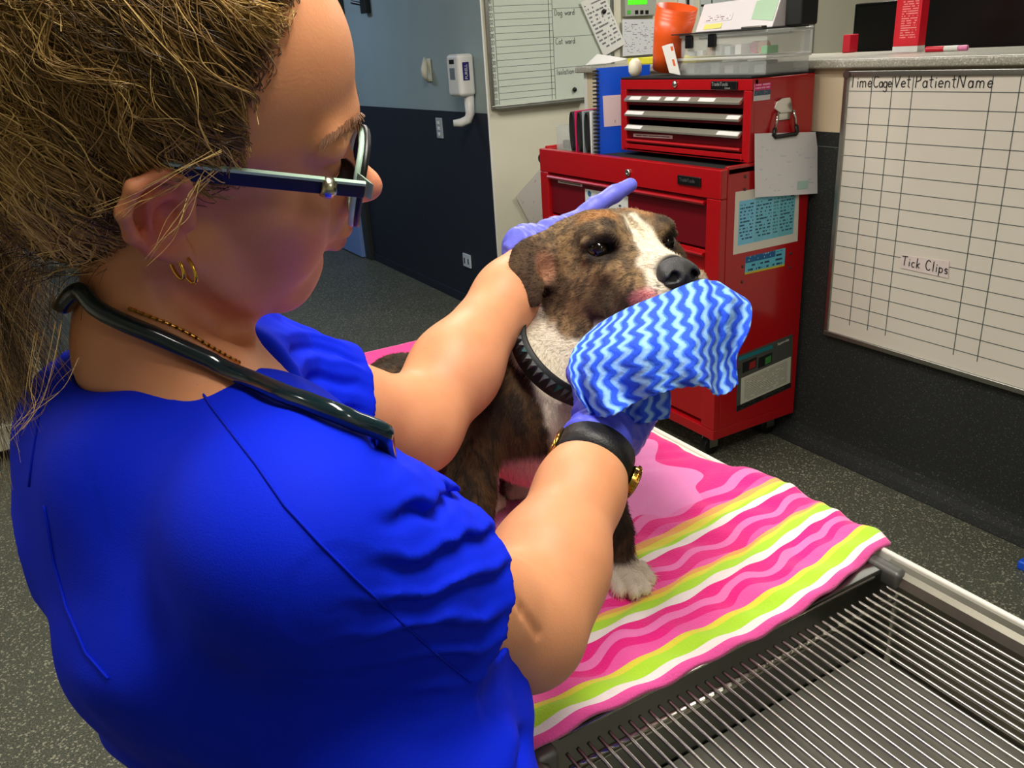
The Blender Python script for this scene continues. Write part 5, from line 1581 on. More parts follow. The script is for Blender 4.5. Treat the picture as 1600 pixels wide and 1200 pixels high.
# collar
def build_collar():
    # ring around the neck, tilted: fitted on the neck field
    c = at(868, 562, 1.00); ax = unit(CAM_R @ np.array([.60, .62, .50]))
    u = unit(np.cross(ax, (0, 0, 1))); w = np.cross(ax, u)
    ring, nor = [], []
    N = 72
    for i in range(N):
        a = 2 * math.pi * i / N
        d = u * math.cos(a) + w * math.sin(a)
        t = np.linspace(.03, .14, 60)
        val = DOGF(c + d * t[:, None])
        k = np.argmax(val > 0) if (val > 0).any() else 40
        ring.append(t[k]); nor.append(d)
    r = np.array(ring); 
    r = np.clip(r, .05, .098)
    for _ in range(6): r = (np.roll(r, 1) + r * 2 + np.roll(r, -1)) / 4
    r = r + .004
    col = empty('dog_collar', tuple(c), 'black dog collar with grey and teal triangle studs around the neck of the dog', 'collar')
    hw = .0125
    V, Fc = [], []
    for i in range(N):
        for (dz, dr) in ((-hw, 0), (hw, 0), (hw, .0035), (-hw, .0035)):
            V.append(c + ax * dz + nor[i] * (r[i] + dr))
    for i in range(N):
        j = (i + 1) % N
        for k in range(4):
            Fc.append((i * 4 + k, i * 4 + (k + 1) % 4, j * 4 + (k + 1) % 4, j * 4 + k))
    m = MB(); m.add(V, Fc); m.build('band', mat('black_webbing', srgb(14, 15, 17), .6, noise=.2, scale=300), col, smooth=True)
    mg, mt = mat('grey_stud', srgb(92, 96, 98), .4, .3), mat('teal_stud', srgb(32, 74, 74), .4, .3)
    for i in range(0, N, 2):
        p = lambda a, z, o=.0042: c + ax * z + nor[int(a) % N] * (r[int(a) % N] + o)
        a0, a1 = i, (i + 2)
        A, B_, C_ = p(i, .007), p(i + 1, .007) * .0 + (p(i + 2, .007) * .75 + p(i, .007) * .25), (p(i, -.007) + p(i + 1, -.007)) / 2
        top = (A + B_ + C_) / 3 + nor[(i + 1) % N] * .003
        mm = MB(); mm.add([A, B_, C_, top], [(0, 1, 3), (1, 2, 3), (2, 0, 3), (0, 2, 1)])
        mm.build('stud', mt if (i // 2) % 5 == 2 else mg, col)
    return col


build_collar()

# ------------------------------------------------------------------ the nurse
def rotvec(r):
    r = np.asarray(r, float); th = np.linalg.norm(r); k = r / th
    K = np.array([[0, -k[2], k[1]], [k[2], 0, -k[0]], [-k[1], k[0], 0]])
    return np.eye(3) + math.sin(th) * K + (1 - math.cos(th)) * K @ K


HRm = rotvec((0.494, 0.122, -0.208))
PF, PL, PU = HRm[:, 0], HRm[:, 1], HRm[:, 2]          # her facing, left and up directions of the head
PHR = HRm.T
PO = np.array([0.084, 0.551, 1.464]); PS = 1.04


def PH(f, l, u): return PO + (PF * f + PL * l + PU * u) * PS


NB = at(278, 560, .56)
LAT = np.array([0.0, -1.0, 0.0]); TF = np.array([1.0, 0.0, 0.0]); UPV = np.array([0, 0, 1.0])   # her right, her front
RSH = at(468, 848, .45)
LSH = at(325, 565, .70)
RELB, RWR = at(818, 978, .66), at(938, 690, .815)
LELB, LWR = at(648, 668, .88), at(846, 386, 1.07)
WAIST = np.array([.116, .496, 1.05]); PELV = np.array([.128, .470, .90])
CHEST = (RSH + LSH) / 2 + np.array([-.005, 0, -.05])
M_skin = attr_mat('skin', rough=.48, spec=.35, bump=.12, bscale=500, sss=.12)


def head_field(F):
    e = lambda c, r, k=.02, mode='u': F.ell(PH(*c), np.array(r) * PS, PHR, k, mode)
    c = lambda a, b, ra, rb, k=.015, mode='u': F.cap(PH(*a), PH(*b), ra * PS, rb * PS, k, mode)
    e((-.008, 0, .042), (.096, .073, .083))
    e((.040, 0, .052), (.054, .060, .058))
    e((.044, 0, -.012), (.046, .057, .066))
    e((.040, 0, -.062), (.044, .047, .042))
    e((.070, 0, -.086), (.020, .022, .020), .02)
    for s in (-1, 1):
        c((.002, s * .052, -.040), (.060, s * .020, -.094), .021, .018, .02)
        e((.056, s * .044, -.022), (.026, .018, .024), .02)
        e((.057, s * .034, -.048), (.024, .019, .024), .02)
        c((.078, s * .046, .030), (.087, s * .012, .030), .010, .012, .015)
        e((.100, s * .032, .011), (.018, .018, .013), .012, 's')
        e((.0740, s * .033, .011), (.0145, .0155, .0135), .005)
        c((.0915, s * .020, .0205), (.080, s * .047, .0195), .0016, .0016, .005, 's')
        e((.098, s * .0115, -.031), (.009, .0074, .0078), .006)
    c((.087, 0, .020), (.108, 0, -.021), .0068, .0085, .012)
    e((.1125, 0, -.026), (.0110, .0100, .0098), .008)
    e((.086, 0, -.048), (.015, .024, .019), .014)
    e((.0985, 0, -.0530), (.0085, .020, .0062), .005)
    e((.0955, 0, -.0650), (.0090, .018, .0068), .005)
    c((.108, -.021, -.0590), (.108, .021, -.0590), .0020, .0020, .004, 's')
    for s in (-1, 1): c((.088, s * .0245, -.0595), (.107, s * .019, -.0590), .0024, .0020, .004, 's')
    c((.099, -.014, -.0765), (.099, .014, -.0765), .005, .005, .010, 's')
    # ear on each side
    for s in (-1, 1):
        E = lambda f, u, o=0: PH(f * .88, s * (.070 + o * .9 - .18 * f), u * .88)
        rim = [E(.006, .012, .004), E(.004, .026, .009), E(-.008, .034, .013), E(-.022, .029, .018), E(-.028, .014, .020), E(-.025, -.004, .017), E(-.016, -.020, .012), E(-.004, -.030, .007)]
        F.chain(rim, [.0036 * PS] * 8, .0035)
        F.cap(E(-.011, .012, .004), E(-.008, -.014, .003), .0150 * PS, .0120 * PS, .006, flat=(PL * 1.0 - PF * .4 * -s, .45))
        F.ell(E(.000, -.031, .004), np.array((.0068, .0038, .0085)) * PS, PHR, .006)
        F.cap(E(-.016, .018, .013), E(-.015, -.010, .010), .0028 * PS, .0028 * PS, .0035)
        F.ell(E(-.004, .000, .012), np.array((.0078, .0080, .0105)) * PS, PHR, .004, 's')
        F.cap(E(.005, .004, .003), E(.006, -.008, .003), .0042 * PS, .0042 * PS, .005)
    return F


def arm_chain(F, sh, el, wr, side, k=.03):
    fa = unit(wr - el); ua = unit(el - sh)
    F.cap(sh, el, .048, .044, k)
    F.cap(el, el + (wr - el) * .28, .044, .0465, k)
    F.cap(el + (wr - el) * .28, el + (wr - el) * .70, .0465, .036, k)
    F.cap(el + (wr - el) * .70, wr, .036, .0275, k)
    F.cap(el - ua * .02, el + ua * .006 - fa * .004, .038, .034, .02)


def build_body():
    F = Field()
    head_field(F)
    nape = PH(-.010, 0, -.03); thr = PH(-.002, 0, -.052)
    F.cap(nape, NB - TF * .012, .043, .046, .03)
    F.cap(thr, NB - TF * .002, .036, .040, .03)
    # shoulders, collar bones and trunk under the shirt
    F.cap(NB - UPV * .03, RSH + LAT * -.03, .040, .040, .03)
    F.cap(NB - UPV * .03, LSH + LAT * .03, .040, .040, .03)
    F.cap(NB + UPV * .015 - TF * .016, RSH - LAT * .075 + UPV * .012, .030, .026, .03)
    F.cap(NB + UPV * .015 - TF * .016, LSH + LAT * .065 + UPV * .012, .030, .026, .03)
    F.cap(CHEST, WAIST, .085, .08, .05)
    for s in (-1, 1):           # hollow under the jaw
        F.cap(PH(-.006, s * .074, -.050), PH(.028, s * .056, -.100), .007 * PS, .009 * PS, .016, 's')
    arm_chain(F, RSH, RELB, RWR, 1)
    arm_chain(F, LSH, LELB, LWR, -1)
    # crease of the bent right elbow, on the side towards the camera
    def front_of(x, y):
        dd = np.linspace(.48, .85, 150); P = np.array([at(x, y, q) for q in dd]); v = F(P)
        return P[np.argmax(v < .001)]
    cr = [front_of(x, y) for x, y in ((772, 888), (795, 920), (818, 955), (842, 992))]
    for p, q in zip(cr[:-1], cr[1:]): F.cap(p, q, .0014, .0014, .006, 's')
    V, Q, G = surface_nets(F, .0026)
    # skin tones
    h = ((V - PO) / PS) @ HRm
    f, l, u = h.T
    col = np.tile(rgb(220, 152, 108), (len(V), 1))
    n = fbm(V, 60, 2)
    col = lerp(col, rgb(202, 126, 84), .22 * sstep(.3, .8, n))
    blob = lambda c, r: sstep(1.2, .3, np.linalg.norm((h - np.array(c)) / np.array(r), axis=1))
    red = rgb(206, 108, 88)
    for s in (-1, 1):
        col = lerp(col, red, .55 * blob((.060, s * .045, -.030), (.030, .025, .028)))
        col = lerp(col, rgb(208, 96, 72), .75 * blob((-.012, s * .082, .004), (.026, .018, .040)))
    col = lerp(col, rgb(226, 120, 112), .7 * blob((.112, 0, -.026), (.014, .014, .014)))
    lipm = np.maximum(blob((.100, 0, -.0530), (.012, .025, .008)), blob((.098, 0, -.0650), (.012, .023, .0088)))
    col = lerp(col, rgb(170, 64, 66), sstep(.35, .7, lipm) * .85)
    col = lerp(col, rgb(196, 120, 92), .5 * np.maximum(blob((.088, .033, .011), (.02, .022, .014)), blob((.088, -.033, .011), (.02, .022, .014))))
    me = mesh_from('person', V, Q, M_skin, col=col)
    tag(me, 'woman in royal blue scrubs with glasses holding the dog at the table', 'person')
    return me, F, (V, Q, G)


PERSON, PFIELD, PMESH = build_body()


def build_scrubs():
    S = Field()
    SR = np.stack([TF, LAT, UPV])
    ax = unit(CHEST - WAIST)
    S.cap(RSH - LAT * .03, LSH + LAT * .03, .054, .054, .03)
    S.ell(CHEST + UPV * -.03 - TF * .030, (.105, .145, .110), SR, .04)
    S.ell(CHEST + UPV * -.07 + TF * .045, (.085, .125, .075), SR, .05)
    S.ell((CHEST + WAIST) / 2, (.110, .148, .14), SR, .06)
    S.cap(CHEST - UPV * .06 - TF * .025, WAIST - TF * .015, .098, .100, .05)
    S.ell(WAIST, (.102, .150, .13), SR, .06)
    S.ell(PELV + UPV * .035, (.120, .168, .12), SR, .05)
    S.cap(at(165, 650, .60), at(172, 810, .60), .041, .042, .08)
    S.ell((.135, .435, 1.03), (.085, .085, .11), SR, .04)
    S.cap(NB - UPV * .05, RSH - LAT * .03, .048, .050, .03)
    S.cap(NB - UPV * .05, LSH + LAT * .03, .048, .050, .03)
    # sleeves
    def sleeve(sh, el, t, r0, r1, tilt):
        end = sh + (el - sh) * t; d = unit(el - sh); n = unit(d + tilt)
        far = end + d * .07; L_ = np.linalg.norm(far - sh)
        def f(P):
            q = np.clip((P - sh) @ d / L_, 0, 1)
            return np.maximum(np.linalg.norm(P - sh - np.outer(q * L_, d), axis=1) - (r0 + (r1 - r0) * q), (P - end) @ n)
        S.ops.append(('u', f, np.minimum(sh, far) - r1, np.maximum(sh, far) + r1, .04))
        return end, d
    re, rd = sleeve(RSH, RELB, .47, .059, .072, UPV * .10)
    le, ld = sleeve(LSH, LELB, .54, .058, .060, UPV * 0)
    # wrinkles: folds across the sleeve and drag lines over the back
    def folds(P):
        w = np.zeros(len(P))
        for sh, el, e, d, amp, lim in ((RSH, RELB, re, rd, .0068, .14), (LSH, LELB, le, ld, .0045, .11)):
            q = P - sh
            t = q @ d
            rad = np.linalg.norm(q - np.outer(t, d), axis=1)
            near = sstep(.105, .075, rad) * sstep(-.02, .03, t)
            fr = unit(np.cross(d, LAT)); fr = fr if fr @ TF > 0 else -fr
            az = (q - np.outer(t, d)) @ fr / (rad + 1e-6)
            ph = (P @ (CAM_R @ np.array([.10, 1.0, .0]))) * 235 + 11.0 * fbm(P, 15, 4)
            wv = np.sin(ph) * .8 + .3 * np.sin(ph * 2.1 + 1)
            edge = (e - sh) @ d
            w += near * amp * wv * (.35 + .9 * fbm(P, 14, 12)) * sstep(-.9, .3, az) * (.2 + .8 * sstep(.0, .03, edge - t))
        q = P - CHEST
        s = q @ LAT; v = q @ UPV; b = q @ TF
        drag = np.sin((v * .75 - s * .9 + .3 * b) * 42 + 3.5 * fbm(P, 9, 9))
        w += .0062 * drag * sstep(.06, -.08, v)
        w += .016 * (fbm(P, 11, 21) - .5) * sstep(.05, -.06, v)
        arm = np.minimum(np.linalg.norm(P - RSH - rd * np.clip((P - RSH) @ rd, 0, .4)[:, None], axis=1), np.linalg.norm(P - LSH - ld * np.clip((P - LSH) @ ld, 0, .4)[:, None], axis=1))
        w += (-.013 * np.exp(-((P[:, 2] - 1.058 - .02 * s) / .010) ** 2) + .006 * np.exp(-((P[:, 2] - 1.085 - .02 * s) / .015) ** 2)) * sstep(.075, .10, arm)
        # gathered waist
        w += .006 * np.sin(s * 70 + 2 * fbm(P, 14, 5)) * sstep(-.16, -.24, v)
        return -w
    lo, hi = S.bounds()
    S.fn(folds, lo, hi, mode='d')
    S.cap(re - rd * .05, re + rd * .015, .054, .056, .004, 's')
    S.cap(le - ld * .04, le + ld * .03, .049, .050, .004, 's')
    # neck opening
    S.cap(NB - TF * .052 - UPV * .050 - LAT * .03, NB - TF * .045 - UPV * .050 + LAT * .045, .050, .050, .035)
    S.cap(NB + UPV * .030 - TF * .010, NB + UPV * .2 + TF * .02, .060, .10, .008, 's')
    S.cap(NB + TF * .015 + UPV * .0, NB + TF * .13 - UPV * .06, .052, .03, .012, 's')
    V, Q, G = surface_nets(S, .0030)
    m, N, L, b = new_mat('scrub_cotton')
    tc = N.new('ShaderNodeTexCoord'); nz = N.new('ShaderNodeTexNoise'); nz.inputs['Scale'].default_value = 900; nz.inputs['Detail'].default_value = 2
    L.new(tc.outputs['Object'], nz.inputs['Vector'])
    b.inputs['Base Color'].default_value = srgb(4, 36, 212)
    b.inputs['Roughness'].default_value = .75
    b.inputs['Specular IOR Level'].default_value = .12
    bp = N.new('ShaderNodeBump'); bp.inputs['Strength'].default_value = .2; bp.inputs['Distance'].default_value = .001
    L.new(nz.outputs['Fac'], bp.inputs['Height']); L.new(bp.outputs['Normal'], b.inputs['Normal'])
    top = mesh_from('scrub_top', V, Q, m, PERSON)
    top['label'] = 'royal blue short sleeved scrub top'
    # trousers
    T = Field()
    T.ell(PELV, (.125, .165, .12), SR, .05)
    for s in (-1, 1):
        hip = PELV + LAT * s * .085 - UPV * .05; knee = np.array([.10, .47, .48]) + LAT * s * .10; ank = np.array([.07, .47, .085]) + LAT * s * .11
        T.cap(hip, knee, .092, .070, .03); T.cap(knee, ank, .070, .062, .02)
    T.fn(lambda P: -(P[:, 2] - .05), *[np.array(x) for x in ((-.3, .1, -.1), (.4, .9, .12))], .003, 'i')
    v, q, _ = surface_nets(T, .008)
    mesh_from('trousers', v, q, m, PERSON)
    for s in (-1, 1):
        K = Field(); a = np.array([.07, .47, .045]) + LAT * s * .11
        K.cap(a - TF * .05 + UPV * .0, a + TF * .02 + UPV * .005, .042, .042, .03)
        K.cap(a + TF * .02, a + TF * .125 - UPV * .01, .042, .036, .03, flat=None)
        K.fn(lambda P: -(P[:, 2] - .001), (-.5, 0, -.1), (.6, 1, .1), .004, 'i')
        v, q, _ = surface_nets(K, .006)
        mesh_from('shoe', v, q, mat('black_shoe', srgb(20, 20, 22), .5), PERSON)
    return top, S, (V, Q, G)


SCRUB, SFIELD, SMESH = build_scrubs()


def bvh_of(V, Q):
    return BVHTree.FromPolygons([tuple(p) for p in V], [tuple(int(i) for i in q) for q in Q])


def on_surface(trees, x, y, lift=0.0):
    """first hit of the sight line of a photo pixel on the given surfaces, lifted along the normal"""
    o, d = Vector(CAM_C), Vector(sight(x, y))
    best = None
    for t in trees:
        h = t.ray_cast(o, d)
        if h[0] is not None and (best is None or h[3] < best[3]): best = h
    if best is None: return None
    n = best[1] if best[1].dot(d) < 0 else -best[1]
    return np.array(best[0] + n * lift)


def smooth_line(pts, n=8):
    pts = [np.asarray(p, float) for p in pts]
    out = []
    for i in range(len(pts) - 1):
        p0, p1, p2, p3 = pts[max(i - 1, 0)], pts[i], pts[i + 1], pts[min(i + 2, len(pts) - 1)]
        for k in range(n):
            t = k / n
            out.append(.5 * ((2 * p1) + (p2 - p0) * t + (2 * p0 - 5 * p1 + 4 * p2 - p3) * t * t + (3 * p1 - p0 - 3 * p2 + p3) * t ** 3))
    out.append(pts[-1])
    return out


# ------------------------------------------------------------------ hands in gloves
M_glove = mat('nitrile_glove', srgb(108, 112, 226), .45, spec=.4, bump=.25, bscale=160)
M_glove2 = mat('nitrile_glove_deep', srgb(84, 92, 222), .45, spec=.4, bump=.25, bscale=160)


def build_hand(name, wrist, x, z, side, curls, thumb, material, spread=.12, cuff=None):
    """x: towards the fingers, z: back of the hand; side +1 right hand, -1 left; curls per finger (knuckle, middle, tip) in degrees"""
    x = unit(x); z = unit(z - x * (np.asarray(z) @ x)); y = np.cross(z, x) * side       # y towards the thumb
    W = lambda a, b, c: wrist + x * a + y * b + z * c
    F = Field()
    cr_ = .0315 if side > 0 else .0290
    F.cap(W(-.022, 0, 0), W(.012, 0, 0), cr_, cr_ - .002, .012)
    for b0, b1 in ((.018, .027), (.004, .009), (-.010, -.009), (-.018, -.026)):
        F.cap(W(.012, b0, -.001), W(.086, b1, .001), .0165, .0125, .016)
    F.cap(W(.02, .018, -.008), W(.05, .032, -.012), .020, .015, .016)
    F.cap(W(.015, -.020, -.008), W(.06, -.024, -.009), .017, .013, .016)
    lens = [(.043, .026, .022), (.047, .030, .023), (.043, .028, .022), (.034, .021, .020)]
    for i, (b, L_) in enumerate(zip((.027, .009, -.009, -.026), lens)):
        p = W(.088, b, .001); a = 0
        dv = x * math.cos(spread * (1.5 - i) / 1.5) + y * math.sin(spread * (1.5 - i) / 1.5)
        r = (.0098, .0098, .0094, .0084)[i]
        for j in range(3):
            a += math.radians(curls[i][j])
            d = dv * math.cos(a) - z * math.sin(a)
            q = p + d * L_[j]
            F.cap(p, q, r, r * .93, .004)
            p, r = q, r * .93
    p = W(.030, .030, -.010)
    for (d, L_, r0, r1) in zip(thumb, (.042, .032, .026), (.0135, .0115, .0105), (.0115, .0108, .0090)):
        d = unit(x * d[0] + y * d[1] + z * d[2])
        q = p + d * L_
        F.cap(p, q, r0, r1, .006); p = q
    if cuff is not None:
        F.cap(W(-.024, 0, 0), W(-.019, 0, 0), cr_ + .003, cr_ + .0025, .004)
    # crinkles
    lo, hi = F.bounds()
    F.fn(lambda P: .0011 * np.sin(((P - wrist) @ x) * 420 + 6 * fbm(P, 60, 8)) * sstep(.10, -.01, (P - wrist) @ x), lo, hi, mode='d')
    v, q, g = surface_nets(F, .0022)
    o = mesh_from(name, v, q, material, PERSON)
    o['label'] = 'blue violet nitrile glove'
    return o, F, W


xl = at(1000, 360, 1.17) - LWR
zl = CAM_R @ np.array([-.10, .60, -.80])
build_hand('glove', LWR, xl, zl, -1, [(14, 18, 10), (18, 22, 12), (22, 26, 14), (26, 28, 16)], [(.80, .60, -.06), (.88, .47, -.04), (.90, .42, -.06)], M_glove, .06, cuff=True)
xr = at(1032, 548, .93) - RWR
zr = CAM_R @ np.array([.10, .15, .98])
build_hand('glove', RWR + unit(RWR - RELB) * .016, xr, zr, 1, [(30, 40, 25), (32, 42, 28), (34, 44, 28), (36, 44, 28)], [(.75, .6, -.25), (.9, .1, -.45), (.85, -.2, -.5)], M_glove2, cuff=True)

# ------------------------------------------------------------------ face details, hair
def local_head(P): return ((np.asarray(P) - PO) / PS) @ HRm


def build_face():
    for s in (-1, 1):
        c = PH(.0760, s * .033, .0095)
        eye = MB().lathe([(.0118 * math.sin(a), .0118 * math.cos(a)) for a in np.linspace(.02, math.pi - .02, 16)], tuple(c), 'Z', 20)
        eo = eye.build('eye', mat('eye_white', srgb(206, 196, 186), .15), PERSON, smooth=True)
        ir = MB(); d = unit(PF * .95 - PU * .32)
        ir.lathe([(.0001, .0121), (.0035, .0116), (.0056, .0107), (.006, .0100), (.0001, .0098)], tuple(c), 'Z', 18, Vector(d).to_track_quat('Z', 'Y').to_matrix().to_4x4())
        ir.build('iris', mat('brown_iris', srgb(52, 38, 28), .1), eo, smooth=True)
    rng = np.random.RandomState(5)
    lines, cols = [], []
    tree = bvh_of(PMESH[0], PMESH[1])
    def snap(P):
        h = tree.find_nearest(Vector(P))
        return np.array(h[0]), np.array(h[1])
    for s in (-1, 1):
        for i in range(260):
            t = rng.rand()
            f = .0955 - .0010 * t - .022 * t * t; l = s * (.012 + .042 * t); u = .0290 + .010 * math.sin(t * 2.2) + (rng.rand() - .5) * .0065 * (1 - .6 * t)
            p, n = snap(PH(f, l, u))
            d = unit(PL * s * .9 - PF * .4 * t + PU * (.35 - .7 * t) + n * .1)
            L_ = .007 + .004 * rng.rand()
            lines.append([p + n * .0006 + d * L_ * q for q in np.linspace(0, 1, 4)]); cols.append(rgb(104, 66, 36) * (.7 + .6 * rng.rand()))
    poly_strands('eyebrows', np.array(lines), .00030, np.array(cols), hair_mat('brow_hair'), PERSON, 'stuff')
    lines, cols = [], []
    for s in (-1, 1):
        for i in range(46):
            t = i / 45
            l_ = .022 + .026 * t
            p = PH(.0735 + .0147 * math.sqrt(max(0, 1 - ((l_ - .033) / .0158) ** 2)), s * l_, .0075 - .006 * (t - .4) ** 2)
            d = unit(PF * .9 + PL * s * (.1 + .7 * t) - PU * .25)
            lines.append([p + d * .0105 * q + PU * .004 * q * q for q in np.linspace(0, 1, 4)]); cols.append(rgb(24, 16, 12))
    poly_strands('eyelashes', np.array(lines), .00050, np.array(cols), bpy.data.materials['brow_hair'], PERSON, 'stuff')


build_face()


def hair_limit(h):
    f, l, u = h.T
    side_ = np.interp(u, [-.05, -.03, 0, .02, .05, .09, .12], [-.012, -.006, .012, .026, .026, .036, .046])
    return f - side_ - .014 * np.clip(1 - (l / .07) ** 2, 0, 1) * sstep(.03, .08, u)


def build_hair():
    Hf = Field()
    e = lambda c, r, k=.02, mode='u': Hf.ell(PH(*c), np.array(r) * PS, PHR, k, mode)
    e((-.010, 0, .046), (.102, .0785, .089))
    e((-.050, 0, .000), (.062, .066, .060))
    e((-.050, 0, -.040), (.040, .048, .035))
    e((-.095, 0, .100), (.040, .040, .034), .03)
    e((.020, 0, .060), (.062, .066, .066), .02)
    lo, hi = Hf.bounds()
    Hf.fn(lambda P: hair_limit(local_head(P)) * .8 + .006 * (fbm(P, 130, 3) - .5), lo, hi, .006, 'i')
    for s in (-1, 1):
        e((.000, s * .090, -.002), (.030, .034, .036), .006, 's')
        e((.026, s * .075, -.030), (.030, .034, .036), .006, 's')
    Hf.fn(lambda P: .0016 * np.sin(np.arctan2(local_head(P)[:, 1], local_head(P)[:, 0] + .1) * 60 + local_head(P)[:, 2] * 90), lo, hi, mode='d')
    V, Q, G = surface_nets(Hf, .0032)
    h = local_head(V)
    n = fbm(h * np.array([1, 1, 1]), 70, 3)
    base = lerp(np.tile(rgb(58, 43, 26), (len(V), 1)), rgb(96, 74, 42), sstep(.35, .7, n))
    m = attr_mat('hair_base', rough=.5, spec=.4)
    ho = mesh_from('hair', V, Q, m, PERSON, col=base)
    ho['label'] = 'blonde streaked brown hair tied back'
    # strands combed from the hairline up to the tie at the crown
    rng = np.random.RandomState(11)
    tie = PH(-.115, 0, .150)
    P, vi = mesh_sampler(V, Q, 24000, 3)
    hl = local_head(P)
    P = P[hl[:, 1] < .03]; n_ = len(P)
    m_ = 14
    t = np.linspace(0, 1, m_)
    gi = rng.choice(n_, 420, replace=False)                     # guide of each lock
    gid_ = np.empty(n_, int)
    for c in np.array_split(np.arange(n_), 20):
        gid_[c] = np.argmin(((P[c][:, None] - P[gi][None]) ** 2).sum(-1), 1)
    end = tie + rng.randn(len(gi), 3)[gid_] * .012 + rng.randn(n_, 3) * .003
    pull = (P[gi][gid_] - P)
    start = P + (P - end) * (rng.rand(n_, 1) * .12)
    reach = rng.uniform(.45, 1.0, (n_, 1, 1))
    tt = t[None, :, None] * reach
    path = start[:, None] + (end - start)[:, None] * tt + pull[:, None] * (.75 * np.sin(np.clip(tt * 1.6, 0, 1) * np.pi) ** 2) * .8
    sag = (rng.randn(len(gi), 1)[gid_] * .010)[:, None] * (np.sin(tt * np.pi) * PU)
    flat = (path + sag).reshape(-1, 3)
    off = np.repeat(rng.gamma(2.0, .0009, n_) + rng.gamma(1.5, .0012, len(gi))[gid_], m_)
    for _ in range(2):
        d = np.empty(len(flat)); g = np.empty((len(flat), 3))
        for c in np.array_split(np.arange(len(flat)), 60):
            W = flat[c]; d0 = Hf(W); d[c] = d0
            g[c] = np.stack([Hf(W + np.eye(3)[a] * .002) - d0 for a in range(3)], 1)
        g /= np.linalg.norm(g, axis=1, keepdims=True) + 1e-9
        mv = np.clip(off - d, -.02, .02)
        mv = np.where(np.abs(d) < .09, mv, 0)
        flat = flat + g * mv[:, None]
    path = flat.reshape(n_, m_, 3)
    path += (np.sin(t[None, :, None] * rng.uniform(2, 7, (n_, 1, 1)) + rng.rand(n_, 1, 3) * 6) * .0006)
    hl = local_head(P)
    keep = (np.abs(np.diff(path, axis=1)).max((1, 2)) < .035) & (hair_limit(local_head(path[:, 0])) < .010)
    gc = (vnoise(local_head(P[gi]) * 60 + 7, 1.0, 5) * .55 + rng.rand(len(gi)) * .45)[gid_]
    cl = gc * .85 + rng.rand(n_) * .22 - .02 + .12 * sstep(.02, .10, hl[:, 2]) + .20 * sstep(-.01, -.06, hl[:, 0]) - .10 * sstep(.0, .03, hl[:, 0])  # blonder crown and back: golden lamp light put into the strand colour
    path = path[keep]; cl = cl[keep]; n_ = len(path)
    def tint(cl, k):
        c = lerp(np.tile(rgb(58, 42, 24), (k, 1)), rgb(140, 106, 56), sstep(.34, .58, cl))
        return lerp(c, rgb(236, 200, 124), sstep(.60, .84, cl))
    hm = hair_mat('head_hair', .38, .5)
    poly_strands('strands', path, rng.uniform(.00018, .00034, n_), tint(cl, n_), hm, ho, 'stuff', .5)
    # ponytail falling behind the neck
    k = 2600
    a = tie + rng.randn(k, 3) * .010
    tip = np.array([at(x, y, dd) for x, y, dd in zip(rng.normal(20, 42, k), rng.normal(560, 85, k), rng.normal(.56, .03, k))])
    c1 = tie - PF * .10 + PU * .015 + rng.randn(k, 3) * .018
    c2 = np.array([at(x, y, dd) for x, y, dd in zip(rng.normal(-60, 45, k), rng.normal(330, 40, k), rng.normal(.55, .03, k))])
    t = np.linspace(0, 1, 18)[None, :, None]
    tail = ((1 - t) ** 3) * a[:, None] + 3 * ((1 - t) ** 2) * t * c1[:, None] + 3 * (1 - t) * t * t * c2[:, None] + t ** 3 * tip[:, None]
    tail += np.sin(t * rng.uniform(5, 16, (k, 1, 1)) + rng.rand(k, 1, 3) * 6) * .004 * t
    cl = rng.rand(k) * .8 + .2 * rng.rand(k)
    poly_strands('ponytail', tail, rng.uniform(.00016, .00030, k), tint(cl, k), hm, ho, 'stuff', .7)
    # short loose hair at the nape and behind the ear, and fly-away wisps
    L_, cols = [], []
    for i in range(260):
        x0, y0 = rng.uniform(60, 190), rng.uniform(230, 430)
        dx = rng.uniform(-150, -30); dy = rng.uniform(-20, 130)
        pts = smooth_line([at(x0, y0, .50), at(x0 + dx * .45, y0 + dy * .12, .49), at(x0 + dx * .85, y0 + dy * .5, .50), at(x0 + dx, y0 + dy + rng.uniform(10, 90), .52)], 5)
        L_.append(pts); cols.append(tint(np.array([rng.rand()]), 1)[0])
    for pl in (((205, 190), (150, 215), (80, 235), (-10, 225)), ((330, 268), (300, 300), (270, 345), (235, 395)), ((318, 280), (292, 330), (262, 372), (228, 410)), ((300, 270), (255, 300), (215, 320), (185, 345)),
               ((345, 200), (300, 175), (240, 170), (180, 190)), ((360, 175), (310, 180), (260, 185), (215, 175)), ((340, 240), (280, 262), (215, 300), (150, 330)), ((150, 260), (110, 300), (60, 330), (20, 390)),
               ((230, 60), (190, 110), (185, 170), (170, 215)), ((165, 330), (120, 352), (80, 350), (40, 345)), ((120, 560), (90, 600), (55, 640), (30, 665)), ((90, 500), (80, 580), (60, 630), (25, 672)),
               ((60, 520), (50, 600), (45, 640), (20, 680)), ((420, 20), (330, 30), (260, 10), (170, -10)), ((400, 60), (330, 40), (290, 45), (230, 20))):
        for j in range(4):
            pts = smooth_line([at(x + rng.uniform(-11, 11), y + rng.uniform(-9, 9), (.405 if x > 140 else .46) + .012 * rng.rand()) for x, y in pl], 5)
            L_.append(pts); cols.append(tint(np.array([.55 + .4 * rng.rand()]), 1)[0])
    poly_strands('wisps', np.array(L_), .00017, np.array(cols), hm, ho, 'stuff', .6)
    return ho, Hf, (V, Q)


HAIR, HFIELD, HMESH = build_hair()
T_body, T_scrub, T_hair = bvh_of(*PMESH[:2]), bvh_of(*SMESH[:2]), bvh_of(*HMESH)

